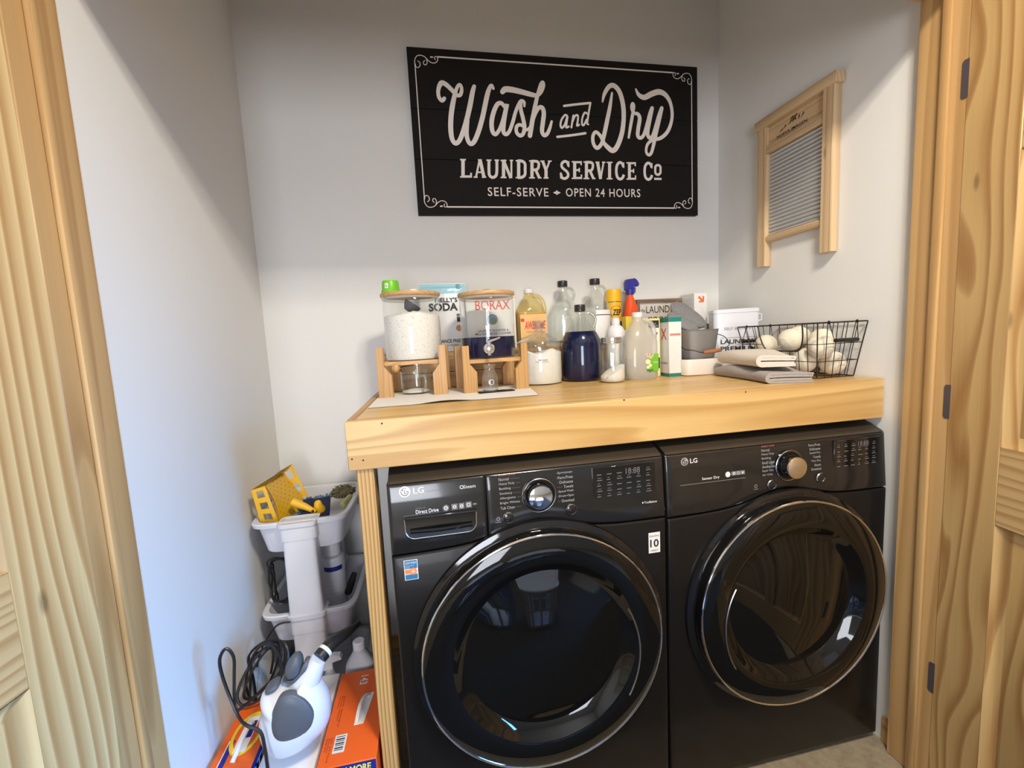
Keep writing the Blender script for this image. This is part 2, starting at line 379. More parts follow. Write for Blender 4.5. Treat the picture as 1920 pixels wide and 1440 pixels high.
def window(name, mapf, W, H):
    fr = MB()
    def bar(u0, u1, v0, v1):
        fr.prism([(u0, v0), (u1, v0), (u1, v1), (u0, v1)], mapf, -0.02, 0.03)
    for a in ((-.04, .03, -.04, H+.04), (W-.03, W+.04, -.04, H+.04), (.03, W-.03, -.04, .03), (.03, W-.03, H-.03, H+.04), (.03, W-.03, H/2-.02, H/2+.02)): bar(*a)
    o = struct(name, fr, M_WHITEPL)
    g = part('pane', MB().quad(mapf, 0.03, W-.03, 0.03, H-.03, -0.05), glass_mat('window_glass', (0.98, 0.99, 1)), o, flat=True)
    return o
window('window_1', fl((RX1, vy1, vz0), (0, -1, 0), (0, 0, 1), (-1, 0, 0)), vy1-vy0, vz1-vz0)
window('window_2', fl((wx0, RY0, wz0), (1, 0, 0), (0, 0, 1), (0, 1, 0)), wx1-wx0, wz1-wz0)  # unseen rear window, set low so the fill reaches behind the header

# jambs, head, stops
def jamb(name, x_in, x_out, sgn):
    o = struct(name, MB().box(min(x_in, x_out), max(x_in, x_out), YO, YJ, 0, HZ, .002), P_Z)
    part('door_stop', MB().box(min(x_in, x_in+sgn*.011), max(x_in, x_in+sgn*.011), -.866, -.846, 0, HZ-.011, .004, 2), P_Z, o)
    return o
jl = jamb('trim_1', XJL, XJL-.02, 1)
jr = jamb('trim_2', XJR, XJR+.026, -1)
hd = struct('trim_3', MB().box(XJL-.02, XJR+.026, YO, YJ, HZ, HZ+.02, .002), pine('pine_head', 'X', (0.60, 0.37, 0.15), (0.42, 0.21, 0.07)))
part('door_stop', MB().box(XJL+.001, XJR-.001, -.866, -.846, HZ-.011, HZ, .004, 2), MATS['pine_head'], hd)
struct('trim_4', MB().box(XJL-.085, XJL-.012, YO-.018, YO, 0, HZ+.08, .004), P_Z)
struct('trim_5', MB().box(XJR+.018, XJR+.09, YO-.018, YO, 0, HZ+.08, .004), P_Z)
struct('trim_6', MB().box(XJL-.012, XJR+.018, YO-.018, YO, HZ+.012, HZ+.08, .004), MATS['pine_head'])
M_HINGE = mat('hinge_dark', (0.10, 0.085, 0.095), 0.45, 0.4)
for zc in (1.812, 1.065, 0.325):
    pol = [(-.906, zc-.042), (-.890, zc-.042), (-.8865, zc-.037), (-.8865, zc+.037), (-.890, zc+.042), (-.906, zc+.042)]
    part('hinge_leaf', MB().prism(pol, lambda u, v, d: Vector((XJR-d, u, v)), -.001, .0016), M_HINGE, jr)
struct('baseboard_back', MB().box(XL, XR, -.012, 0, 0, .085, .002), P_TOP)
struct('baseboard_left', MB().box(XL, XL+.012, YJ, -.012, 0, .085, .002), P_TOPY)
struct('baseboard_right', MB().box(XR-.006, XR, YJ, -.76, 0, .085, .001), P_TOPY)

def six_panel_door(name, label, hinge, d, side, P_DOORZ):
    rz = math.atan2(d[1], d[0])
    o = thing(name, label, None, (hinge[0], hinge[1], 0.01), rz, kind='structure')
    T = .035; y0, y1 = (-T, 0) if side > 0 else (0, T)
    Wd, S, Mw = .905, .115, .105
    zr = [0, .17, .79, .97, 1.60, 1.71, 1.91, 2.02]
    for x0, x1 in ((0, S), (Wd-S, Wd)): part('stile', MB().box(x0, x1, y0, y1, 0, 2.02, .0015), P_DOORZ, o, world=False)
    for z0, z1 in ((zr[0], zr[1]), (zr[2], zr[3]), (zr[4], zr[5]), (zr[6], zr[7])):
        part('rail', MB().box(S, Wd-S, y0+.0004, y1-.0004, z0, z1, .001), P_DOORX, o, world=False)
    mx0 = (Wd-Mw)/2
    for z0, z1 in ((zr[1], zr[2]), (zr[3], zr[4]), (zr[5], zr[6])):
        part('mullion', MB().box(mx0, mx0+Mw, y0+.0004, y1-.0004, z0, z1, .001), P_DOORZ, o, world=False)
        for x0, x1 in ((S, mx0), (mx0+Mw, Wd-S)):
            mb = MB()
            for yy, sg in ((y1, -1), (y0, 1)):
                rings = [(0, 0), (.004, .003), (.016, .009), (.026, .011), (.030, .010), (.070, .004), (.075, .003)]
                vs_, fs = [], []
                for ins, dep in rings:
                    vs_ += [(x0+ins, yy+sg*dep, z0+ins), (x1-ins, yy+sg*dep, z0+ins), (x1-ins, yy+sg*dep, z1-ins), (x0+ins, yy+sg*dep, z1-ins)]
                for k in range(len(rings)-1):
                    for i in range(4): fs.append((k*4+i, k*4+(i+1) % 4, k*4+4+(i+1) % 4, k*4+4+i))
                k = (len(rings)-1)*4; fs.append((k, k+1, k+2, k+3)); mb.add(vs_, fs)
            part('panel', mb, P_DOORZ, o, world=False, ang=20)
    return o
six_panel_door('door_1', 'open pine six panel door on the left of the closet', (XJL+.001, -.906), (math.cos(R(99)), -math.sin(R(99))), 1, P_DOORL)
six_panel_door('door_2', 'open pine six panel door on the right of the closet', (XJR-.001, -.897), (-math.cos(R(80)), -math.sin(R(80))), -1, P_DOORZ)
# things in the room behind the camera, met only as reflections; dark rug added to dim the machine fronts
solo('darkening_rug', MB().box(-.74, 1.0, -3.4, -.96, .0005, .007, .002), mat('rug_charcoal', (.035, .033, .036), .95, bump=.6, bscale=150), 'unseen charcoal rug added behind the camera to darken the machine reflections', 'rug', (.3, -2.6, 0))
def laundry_basket(label, c, rz, m):
    o = thing('laundry_basket', label, 'basket', c, rz, 'laundry baskets')
    part('base', MB().loft([(0, .13, .19, 5, 0, 0), (.03, .135, .195, 5, 0, 0)], 32), m, o, world=False)
    part('rim', MB().loft([(.36, .18, .24, 5, 0, 0), (.38, .195, .255, 5, 0, 0), (.385, .19, .25, 5, 0, 0), (.375, .17, .23, 5, 0, 0)], 32), m, o, world=False)
    for k in range(20):
        a = 2*PI*k/20; c_, s_ = math.cos(a), math.sin(a); e = lambda v: math.copysign(abs(v)**.45, v)
        part('slat', MB().tube([(.132*e(c_), .192*e(s_), .02), (.176*e(c_), .236*e(s_), .37)], .011, 6), m, o, world=False)
    part('hoop', MB().loft([(.19, .152, .212, 5, 0, 0), (.21, .155, .215, 5, 0, 0), (.21, .15, .21, 5, 0, 0), (.19, .147, .207, 5, 0, 0)], 32, cap=False), m, o, world=False)
laundry_basket('white slatted laundry basket on the rug, right one', (.25, -2.02, .0075), R(8), M_WHITEPL)
laundry_basket('pale blue slatted laundry basket on the rug, left one', (-.20, -2.14, .0075), R(-6), mat('pale_blue_plastic', (.25, .42, .75), .4))
# ceiling lamp of the room
o = thing('ceiling_lamp', 'white glass flush ceiling lamp in the room behind', 'lamp', (LAMP[0], LAMP[1], CEIL))
part('base', MB().lathe([(0, CEIL), (.15, CEIL), (.15, CEIL-.03), (.14, CEIL-.035), (0, CEIL-.035)], 32, M=Matrix.Translation((LAMP[0], LAMP[1], 0))), M_SATIN, o)
part('glass_shade', MB().lathe([(.14, CEIL-.035), (.135, CEIL-.08), (.10, CEIL-.12), (.05, CEIL-.14), (0, CEIL-.145)], 32, M=Matrix.Translation((LAMP[0], LAMP[1], 0)), cap=False), mat('lamp_glass', (0.9, 0.88, 0.82), 0.4, emit=(1, 0.86, 0.68, 6.0)), o)

# ------------------------------------------------------------------ counter
KX0, KX1, KY, KZ0, KZ = -0.3866, 1.0796, -0.7267, 0.9943, 1.1074
o = thing('laundry_counter', 'thick pine plank counter built over the washer and dryer', 'counter', ((KX0+KX1)/2, -.36, 0))
part('front_fascia', MB().box(KX0, KX1, KY, KY+.019, KZ0, KZ, .0015), P_TOP, o)
part('side_fascia', MB().box(KX0, KX0+.019, KY+.0195, -.002, KZ0, KZ, .0012), P_TOPY, o)
py = KY+.0195; pw = (-.002-py)/5
for i in range(5):
    part('plank', MB().box(KX0+.0195, KX1, py+i*pw+.0004, py+(i+1)*pw-.0004, KZ-.019, KZ-.0003, .001), P_TOP, o)
part('post', MB().box(-.372, -.334, -.72, -.655, 0, KZ-.02, .002), P_POST, o)
part('wall_cleat', MB().box(KX0+.02, KX1, -.04, -.002, KZ0, KZ-.0195), P_TOP, o)
part('wall_cleat', MB().box(KX1-.03, KX1, KY+.02, -.042, KZ0+.02, KZ-.0195), P_TOPY, o)
# nail heads on the fascia
fm = fl((0, KY, 0), (1, 0, 0), (0, 0, 1), (0, -1, 0))
for px_, py_ in ((716, 794), (660, 861), (681, 863), (1398, 735), (1170, 750)):
    q = at(px_, py_, y=KY); part('nail_head', MB().disc(fm, q.x, q.z, .0022, .0005, 10), M_INK, o, flat=True)

# riser shelf at the back of the counter
RZ = 1.238; RYF = -0.128
o = thing('riser_shelf', 'long low pine riser shelf along the back of the counter', 'shelf', (.34, -.09, KZ))
part('top_board', MB().box(-.379, 1.06, RYF+.002, -.004, RZ-.018, RZ, .0015), P_RIS, o)
zm = (KZ+RZ-.018)/2
part('front_board', MB().box(-.362, 1.06, RYF+.003, RYF+.02, KZ+.0006, zm-.0008, .001), P_RIS, o)
part('front_board', MB().box(-.362, 1.06, RYF+.003, RYF+.02, zm+.0008, RZ-.0185, .001), P_RIS, o)
part('end_board', MB().box(-.379, -.363, RYF+.002, -.004, KZ+.0006, RZ-.0185, .001), P_POST, o)

# ------------------------------------------------------------------ washer and dryer
def appliance(kind, xc, dcx, dcz, dr):
    x0, x1 = xc-.343, xc+.343
    wash = kind == 'washer'
    o = thing('washing_machine' if wash else 'clothes_dryer',
              'dark graphite front load washer with drawer, under the left of the counter' if wash else 'dark graphite front load dryer without a drawer, beside the right wall',
              'washer' if wash else 'dryer', (xc, -.42, 0))
    body = MB().box(x0+.002, x1-.002, -.725, -.06, .02, .9555, .004, 2).box(x0+.004, x1-.004, -.60, -.06, .9555, .983, .004, 2)
    part('cabinet', body, M_STEELS, o)
    for fx in (x0+.06, x1-.06):
        for fy in (-.66, -.12): part('foot', MB().lathe([(.022, 0), (.022, .012), (.012, .014), (.012, .021), (0, .021)], 16, M=Matrix.Translation((fx, fy, 0))), M_DARKPL, o)
    def seam(x):
        t = (x-(xc+.005))/.115; return .797+.034*math.exp(-t*t)-.006*max(0, (xc-x)/.343)
    def fy(z):                                    # front surface of the upper panel leans back
        return -.752+max(0, z-.80)*.075
    # lower front panel
    n = 48; xs = [x0+.004+(x1-x0-.008)*i/n for i in range(n+1)]
    def shell(mb, lo, hi, depth, yfun, bev=.006, nz=3):
        """front skin between curves lo(x) and hi(x), with rolled edges"""
        vs_, fs = [], []; m = len(XS)
        rows = []
        ins = [(0, depth), (0, bev), (bev*.3, bev*.3), (bev, 0)]
        lv = [(lo, 1, a, d) for a, d in ins]+[None]*nz+[(hi, -1, a, d) for a, d in reversed(ins)]
        for i, x in enumerate(XS):
            e = min(x-XS[0], XS[-1]-x); ed = bev*(1-math.sqrt(max(0, 1-(1-min(1, e/bev))**2))) if e < bev else 0
            a, b = lo(x), hi(x); colm = []
            for k, q in enumerate(lv):
                if q is None:
                    t = (k-3)/(nz+1); z = (a+bev)+((b-bev)-(a+bev))*t; dd = 0
                else:
                    z = q[0](x)+q[1]*q[2]; dd = q[3]
                colm.append(Vector((x, yfun(z)+max(dd, ed), z)))
            rows.append(len(vs_)); vs_ += colm
        K = len(lv)
        for i in range(m-1):
            for k in range(K-1): fs.append((i*K+k, (i+1)*K+k, (i+1)*K+k+1, i*K+k+1))
        fs.append(tuple(range(K))); fs.append(tuple(reversed(range((m-1)*K, m*K)))); mb.add(vs_, fs)
    def skin(xa, xb, extra=()):
        L = [xa, xa+.001, xa+.003, xa+.006]+[xa+.006+(xb-xa-.012)*i/n for i in range(1, n)]+[xb-.006, xb-.003, xb-.001, xb]
        return L
    global XS
    XS = skin(x0, x1); mb = MB(); shell(mb, lambda x: .022, lambda x: seam(x)-.0015, .03, lambda z: -.752)
    part('front_panel', mb, M_STEEL, o, ang=50)
    top = lambda x: .956
    if wash:
        xd = -.081
        XS = skin(x0, xd-.001); mb = MB(); shell(mb, lambda x: seam(x)+.0015, top, .03, fy)
        drawer = part('drawer_front', mb, M_PANEL, o, ang=50)
        XS = skin(xd+.001, x1); mb = MB(); shell(mb, lambda x: seam(x)+.0015, top, .03, fy)
    else:
        XS = skin(x0, x1); mb = MB(); shell(mb, lambda x: seam(x)+.0015, top, .03, fy)
    cp = part('control_panel', mb, M_PANEL, o, ang=50)
    # rounded top trim stepping back to the lid
    prof = [(-.738, .957), (-.734, .9605), (-.722, .966), (-.700, .9765), (-.690, .9795), (-.678, .9845), (-.60, .986), (-.60, .957)]
    mb = MB(); mb.prism(prof, lambda u, v, d: Vector((d, u, v)), x0+.003, x1-.003)
    part('top_trim', mb, mat('lid_steel_lit', (.085, .068, .05), .33, .6), o, ang=50)  # colour lightened to tan for lamplight and counter wood reflected on the lid
    pf = lambda a, b, d=0.0: Vector((a, fy(b)-d, b))          # print on the panel: world x, z
    ff = lambda a, b, d=0.0: Vector((a, -.752-d, b))
    E_ = .0006
    def P(px_, py_): q = at(px_, py_, y=-.75); return q.x, q.z
    # maker's mark
    lx, lz, lr = (-.2665, .938, .0125) if wash else (.4395, .935, .0105)
    mb = MB().disc(pf, lx, lz, lr, E_, 28)
    part('logo', mb, mat('logo_silver', (.62, .62, .63), .3, .6), cp if not wash else drawer, flat=True)
    mb = MB().stroke(smooth_pts([(lx+lr*.25, lz+lr*.62), (lx-lr*.2, lz+lr*.66), (lx-lr*.62, lz+lr*.2), (lx-lr*.62, lz-lr*.25), (lx-lr*.2, lz-lr*.66), (lx+lr*.3, lz-lr*.62), (lx+lr*.66, lz-lr*.1), (lx+lr*.25, lz-.0001)], 4), lr*.16, pf, E_*2)
    mb.stroke([(lx-.0005, lz+lr*.35), (lx-.0005, lz-lr*.35), (lx+lr*.2, lz-lr*.35)], lr*.16, pf, E_*2); mb.disc(pf, lx-lr*.35, lz+lr*.3, lr*.14, E_*2, 10)
    part('logo', mb, M_PANEL, cp if not wash else drawer, flat=True)
    pr = drawer if wash else cp
    text('LG', (lx+lr*1.5, lx+lr*1.5+lr*2.0, lz-lr*.55, lz+lr*.6), pf, M_PRINT, pr, E_, bold=.015)
    if wash:
        text('Steam', (-.132, -.104, .930, .938), pf, M_PRINT, drawer, E_); mb = MB().disc(pf, -.1365, .934, .0045, E_, 14, .003)
        part('print', mb, M_PRINT, drawer, flat=True)
        text('INVERTER', (-.245, -.222, .8945, .898), pf, M_PRINTD, drawer, E_)
        text('Direct Drive', (-.245, -.193, .8835, .8925), pf, M_PRINT, drawer, E_, bold=.01)
        mb = MB().disc(pf, -.176, .8895, .0075, E_, 18).quad(pf, -.163, -.149, .883, .897, E_).quad(pf, -.146, -.133, .883, .897, E_).quad(pf, -.130, -.116, .884, .898, E_).quad(pf, -.113, -.104, .889, .893, E_)
        part('print', mb, M_PRINTD, drawer, flat=True)
        mb = MB().disc(pf, -.176, .8895, .0045, E_*2, 12, .0025).disc(pf, -.156, .890, .004, E_*2, 12, .002).disc(pf, -.1395, .890, .004, E_*2, 12, .002).disc(pf, -.123, .891, .0045, E_*2, 12, .003)
        part('print', mb, M_PRINT, drawer, flat=True)
        # drawer grip: dark scoop with a bright lip
        gx0, gx1, gz0, gz1 = -.272, -.106, .8275, .8775
        out = [(gx0, gz1), (gx0+.001, gz1-.02)]+[(gx0+.022-.021*math.cos(t), gz0+.022-.022*math.sin(t)) for t in [PI/2*i/6 for i in range(7)]]+[(gx1-.022+.021*math.sin(t), gz0+.022-.022*math.cos(t)) for t in [PI/2*i/6 for i in range(7)]]+[(gx1-.001, gz1-.02), (gx1, gz1)]
        mb = MB().prism(out, pf, 0, .0012)
        gp = part('grip_pocket', mb, M_BLACK, drawer)
        mb = MB(); mb.tube([pf(u, v, .002) for u, v in out], .0012, 6); part('grip_trim', mb, M_SATIN, gp)
        mb = MB().box(gx0-.001, gx1+.001, fy(gz1)-.010, fy(gz1)+.002, gz1-.002, gz1+.0025, .0015)
        part('grip_lip', mb, M_PANEL, gp)
        mb = MB(); mb.tube([pf(gx0+.012+(gx1-gx0-.024)*i/12, gz0+.018, .001+.006*math.sin(PI*min(1, i/12*1.0))) for i in range(13)], .006, 8); part('grip_bar', mb, M_BLACK, gp)
    else:
        text('Sensor Dry', (.487, .538, .8795, .8885), pf, M_PRINT, cp, E_, bold=.01)
        mb = MB().disc(pf, .563, .8885, .0075, E_, 18); part('print', mb, M_PRINT, cp, flat=True)
        part('print', MB().quad(pf, .573, .614, .884, .895, E_), M_PRINTD, cp, flat=True); part('print', MB().quad(pf, .424, .614, .8735, .8752, E_), M_PRINTD, cp, flat=True)
        mb = MB().disc(pf, .581, .8895, .004, E_*2, 10, .002).disc(pf, .594, .8895, .004, E_*2, 10, .003).disc(pf, .607, .8895, .003, E_*2, 10, .001); part('print', mb, M_PRINT, cp, flat=True)
    # dial
    kx, kz = (.048, .894) if wash else (.748, .894)
    Ry = lambda x, y, z: Matrix.Translation((x, y, z)) @ Matrix.Rotation(PI/2, 4, 'X')
    y0 = fy(kz)
    kh = .018 if wash else .028
    kn = part('dial', MB().lathe([(.042, -.002), (.042, .003), (.040, .004), (.036, .004), (.034, .002), (0, .002)], 40, M=Ry(kx, y0, kz)), M_BLACK, o)
    part('dial_ring', MB().lathe([(.0415, .003), (.0425, .0045), (.0415, .0052), (.0402, .0045)], 40, M=Ry(kx, y0, kz), cap=False), M_SATIN, kn)
    part('dial_skirt', MB().lathe([(.033, .002), (.031, kh-.004), (.030, kh), (0, kh)], 40, M=Ry(kx, y0, kz)), M_BLACK, kn)
    part('dial_cap', MB().lathe([(.0295, kh), (.0285, kh+.0035), (.02, kh+.0055), (0, kh+.007)], 40, M=Ry(kx, y0, kz)), M_CHROME if wash else mat('warm_satin', (.92, .88, .82), .25, 1.0), kn)
    # buttons
    for bx, bz in (((-.031, .848), (.127, .849)) if wash else ((.693, .847), (.848, .849))):
        b = part('button', MB().lathe([(.0125, 0), (.0125, .003), (.011, .004), (0, .0045)], 24, M=Ry(bx, fy(bz), bz)), M_PANEL, o)
        part('button_ring', MB().lathe([(.0128, .0), (.0142, .0025), (.0128, .0045), (.0124, .003)], 24, M=Ry(bx, fy(bz), bz), cap=False), M_SATIN, b)
    part('print', MB().disc(pf, kx-.103, .848, .005, E_, 12, .0025), M_PRINTD, cp, flat=True); part('print', MB().quad(pf, kx-.110, kx-.096, .839, .841, E_), M_PRINTD, cp, flat=True)
    # cycle names
    if wash:
        Ls = ['Normal', 'Heavy Duty', 'Bedding', 'Sanitary', 'Allergiene', 'Bright Whites', 'Tub Clean']
        Rs = ['Sportswear', 'Perm.Press', 'Delicates', 'Towels', 'Speed Wash', 'Drain+Spin', 'Download']
        la, lb, ra, rb = -.048, .003, .093, .136; zt, zb = .941, .872
    else:
        Ls = ['Normal', 'Heavy Duty', 'Bedding', 'Small Load', 'Antibacterial', 'Super Dry', 'Air Only']
        Rs = ['Perm.Press', 'Delicates', 'Speed Dry', 'Towels', 'Time Dry', 'Steam', 'Download']
        la, lb, ra, rb = .667, .715, .808, .852; zt, zb = .941, .874
    mb = MB()
    for i in range(7):
        z = zt+(zb-zt)*i/6; wl = len(Ls[i])*.0034+.004; wr = len(Rs[i])*.0034+.004
        cm_ = mat('cycle_print', (.38, .38, .39), .5); text(Ls[i], (la, la+wl, z-.003, z+.004), pf, cm_, cp, E_); text(Rs[i], (rb-wr, rb, z-.003, z+.004), pf, cm_, cp, E_)
        if wash: mb.quad(pf, la+wl+.003, max(la+wl+.006, kx-.045), z, z+.0006, E_).quad(pf, kx+.046, max(kx+.05, rb-wr-.003), z, z+.0006, E_)
    if wash: part('print', mb, M_PRINTD, cp, flat=True)
    text('SMARTRINSE' if wash else 'ENERGY SAVER', (la, la+.04, zt+.0085, zt+.0135), pf, M_PINK, cp, E_)
    # display
    d0, d1, e0, e1 = (.187, .354, .860, .946) if wash else (.893, 1.045, .862, .948)
    dp = part('display', MB().box(d0, d1, fy(.9)-.0022, fy(.9)+.004, e0, e1, .001, M=Matrix.Translation((0, 0, 0))), M_BLACK, o)
    ym = fy(.9)-.0023
    df = lambda a, b, d=0.0: Vector((a, ym-d, b))
    mb = MB(); mb2 = MB(); rnd = random.Random(3 if wash else 5)
    for r_ in range(5):
        for c_ in range(6):
            u = d0+.010+c_*(d1-d0-.03)/5.2; v = e0+.010+r_*(e1-e0-.016)/5
            if r_ == 4 and c_ in (3, 4): continue
            wd = rnd.uniform(.008, .015); mb.quad(df, u, u+wd, v, v+.0022, .0004)
            if rnd.random() < .7: mb.quad(df, u+.002, u+wd*.8, v+.006, v+.0075, .0004)
    part('print', mb, M_PRINTD if not wash else mat('mid_print', (.15, .15, .155), .5), dp, flat=True)
    text('18:88', (d0+(d1-d0)*.52, d0+(d1-d0)*.75, e1-.024, e1-.009), df, M_PRINTD, dp, .0004)
    if wash:
        text('TrueBalance', (.3215, .356, .8395, .8455), pf, M_PRINT, cp, E_); part('print', MB().disc(pf, .3175, .8425, .003, E_, 3), M_PRINT, cp, flat=True)
        # stickers
        s = part('sticker', MB().quad(ff, .3295, .3615, .7065, .7615, .0008), M_CARD, o, flat=True)
        text('10', (.3335, .3575, .722, .743), ff, M_INK, s, .0012, bold=.02); text('Direct Drive', (.3325, .3585, .750, .755), ff, M_INK, s, .0012); text('WARRANTY', (.3345, .3565, .711, .715), ff, M_INK, s, .0012)
        s = part('sticker', MB().quad(ff, -.2805, -.2495, .7305, .779, .0008), M_CARD, o, flat=True)
        mb = MB().quad(ff, -.279, -.251, .758, .7775, .0012).quad(ff, -.279, -.251, .732, .744, .0012); part('print', mb, mat('sticker_blue', (.03, .18, .36), .4), s, flat=True)
        mb = MB().quad(ff, -.279, -.268, .746, .756, .0012).disc(ff, -.2605, .751, .0085, .0013, 20); part('print', mb, mat('sticker_orange', (.85, .25, .06), .4), s, flat=True)
        mb = MB()
        for k in range(6): a = PI/3*k; mb.stroke([(-.2605+.001*math.cos(a), .751+.001*math.sin(a)), (-.2605+.006*math.cos(a), .751+.006*math.sin(a))], .001, ff, .0016)
        part('print', mb, M_CARD, s, flat=True); text('CERTIFIED', (-.2775, -.2525, .769, .7745), ff, M_CARD, s, .0016); text('asthma & allergy\nfriendly', (-.2775, -.257, .7595, .7665), ff, M_CARD, s, .0016)
    # door
    Dm = Matrix.Translation((dcx, -.752, dcz)) @ Matrix.Rotation(PI/2, 4, 'X')
    dd = part('door_seal', MB().lathe([(dr+.024, -.001), (dr+.022, .008), (dr+.014, .010), (dr+.006, .012), (dr-.01, .012)], 96, M=Dm, cap=False), M_BLACK, o)
    door = part('door', MB().lathe([(dr+.004, .008), (dr+.003, .030), (dr-.001, .039), (dr-.012, .044), (dr-.040, .047), (dr-.062, .046), (dr-.069, .043)], 96, M=Dm, cap=False), M_BLACKG, o)
    part('door_ring', MB().tube([Dm @ Vector((dr*math.cos(2*PI*i/96), dr*math.sin(2*PI*i/96), .0385)) for i in range(96)], .0032, 8, closed=True), M_CHROME, door)
    part('door_bezel', MB().lathe([(dr-.069, .043), (dr-.078, .034), (dr-.09, .022), (dr-.098, .017)], 96, M=Dm, cap=False), M_BLACKG, door)
    part('door_window', MB().lathe([(dr-.098, .017), (dr-.12, .020), (dr-.16, .027), (dr-.22, .034), (0, .037)], 96, M=Dm, cap=False), M_BLACKG, door)
    # grip on the opening side
    sg = 1 if wash else -1
    a0 = 0 if wash else PI
    pts = [Dm @ Vector(((dr-.063)*math.cos(a0+t), (dr-.063)*math.sin(a0+t)-.03, .0475)) for t in [(-.52+1.04*i/24) for i in range(25)]]
    part('door_grip', MB().tube(pts, .0022, 6), M_SATIN, door)
    return o
appliance('washer', .0366, .0425, .515, .297)
appliance('dryer', .728, .742, .519, .288)

# ------------------------------------------------------------------ wall sign
SX0, SX1, SZ0, SZ1 = -.1971, .9702, 1.7557, 2.3466
o = thing('laundry_sign', 'black plank wall sign reading Wash and Dry Laundry Service Co', 'sign', ((SX0+SX1)/2, -.01, SZ0))
def sp(px_, py_): q = at(px_, py_, y=-.0225); return (q.x, q.z)
zs1 = (sp(780, 205)[1]+sp(1290, 224)[1])/2; zs2 = (sp(800, 300)[1]+sp(1290, 309)[1])/2
for za, zb in ((SZ0, zs2), (zs2, zs1), (zs1, SZ1)):
    part('plank', MB().box(SX0, SX1, -.022, -.0005, za+.0008, zb-.0008, .0008), M_SIGN, o)
sf = lambda a, b, d=0.0: Vector((a, -.0221-d, b))
def tr(ox, oy, s, pts): return [sp(ox+a/s, oy+b/s) for a, b in pts]
MM = 0.00192                                   # metres per photo pixel on the sign
def script(mb, ox, oy, s, pts, wd, d=.0004):
    q = smooth_pts([p_+(w_,) for p_, w_ in zip(tr(ox, oy, s, pts), [x/s*MM for x in (wd if isinstance(wd, list) else [wd]*len(pts))])], 5)
    mb.stroke([(a, b) for a, b, c in q], [c for a, b, c in q], sf, d)
mb = MB(); A = (760, 80, 6.4)
script(mb, *A, [(468, 668), (440, 695), (402, 650), (396, 565), (430, 485), (485, 500), (555, 565), (610, 625), (655, 630), (675, 580), (670, 525), (645, 505), (612, 560), (585, 660), (560, 790), (546, 920), (545, 1040), (560, 1150), (598, 1208), (645, 1180), (690, 1080), (735, 930), (775, 760), (805, 600), (826, 525)], [44, 48, 46, 48, 58, 56, 52, 46, 46, 44, 40, 40, 44, 56, 62, 62, 62, 58, 54, 56, 60, 60, 62, 58, 46])
script(mb, *A, [(745, 930), (735, 1080), (750, 1170), (785, 1215), (830, 1180), (880, 1060), (925, 900), (955, 760), (985, 620), (1010, 545), (1035, 512), (1056, 550)], [50, 54, 54, 54, 58, 60, 60, 60, 58, 50, 42, 34])
script(mb, *A, [(1190, 770), (1150, 725), (1100, 745), (1055, 850), (1035, 960), (1045, 1060), (1080, 1100), (1125, 1050), (1165, 950), (1195, 840), (1220, 735), (1195, 860), (1178, 980), (1178, 1070), (1210, 1100), (1250, 1060), (1290, 950), (1320, 840), (1355, 750), (1390, 700), (1425, 715), (1428, 765)], [44, 50, 54, 58, 58, 56, 50, 46, 46, 50, 54, 58, 58, 54, 48, 46, 46, 44, 42, 44, 40, 24])
script(mb, *A, [(1385, 715), (1385, 800), (1410, 900), (1430, 1010), (1415, 1090), (1375, 1115), (1335, 1075), (1335, 1010), (1370, 985), (1410, 1000)], [44, 50, 52, 52, 50, 48, 46, 44, 42, 40])
script(mb, *A, [(1420, 1060), (1470, 1040), (1500, 1010)], 34)
script(mb, *A, [(1165, 590), (1200, 560), (1280, 565), (1400, 592), (1510, 622), (1580, 632), (1630, 590), (1658, 520), (1650, 475), (1625, 500), (1600, 580), (1575, 680), (1550, 800), (1525, 930), (1495, 1115)], [60, 72, 70, 66, 60, 50, 44, 42, 42, 42, 44, 50, 56, 60, 60])
script(mb, *A, [(1520, 960), (1560, 850), (1605, 780), (1645, 785), (1662, 850), (1650, 960), (1640, 1060), (1665, 1112), (1705, 1090), (1735, 1020), (1756, 945)], [44, 46, 50, 56, 58, 58, 56, 50, 48, 42, 30])
A = (1000, 80, 5.818)
script(mb, *A, [(335, 690), (480, 672), (622, 658)], 27); script(mb, *A, [(622, 660), (608, 740), (590, 850), (588, 885), (602, 892)], [26, 24, 24, 22, 18])
script(mb, *A, [(370, 800), (345, 790), (308, 840), (296, 900), (312, 930), (345, 890), (372, 800), (362, 880), (358, 925), (385, 915)], 24)
script(mb, *A, [(415, 925), (425, 860), (436, 795)], 23); script(mb, *A, [(428, 860), (455, 800), (485, 795), (485, 850), (475, 905), (500, 895)], 23)
script(mb, *A, [(588, 775), (560, 765), (535, 820), (530, 885), (550, 900), (580, 840)], 23)
script(mb, *A, [(262, 1028), (420, 1010), (568, 988)], 28)
script(mb, *A, [(754, 645), (775, 560), (825, 480), (880, 470), (940, 540), (978, 680), (985, 830), (965, 990), (915, 1130), (865, 1178), (810, 1140), (762, 1088)], [20, 44, 52, 56, 58, 58, 56, 58, 60, 60, 56, 44])
script(mb, *A, [(858, 550), (835, 700), (805, 850), (775, 990), (745, 1100), (695, 1150), (655, 1100), (650, 1020), (680, 975), (725, 1010), (765, 1080)], [26, 46, 52, 52, 46, 46, 44, 42, 40, 42, 44])
script(mb, *A, [(1040, 1035), (1062, 900), (1085, 770), (1098, 690), (1082, 662), (1070, 705), (1092, 765), (1140, 780), (1160, 830), (1145, 930), (1138, 1010), (1165, 1040), (1205, 1005), (1245, 880), (1272, 780), (1295, 715)], [30, 40, 40, 32, 32, 36, 38, 44, 50, 50, 48, 44, 44, 48, 50, 48])
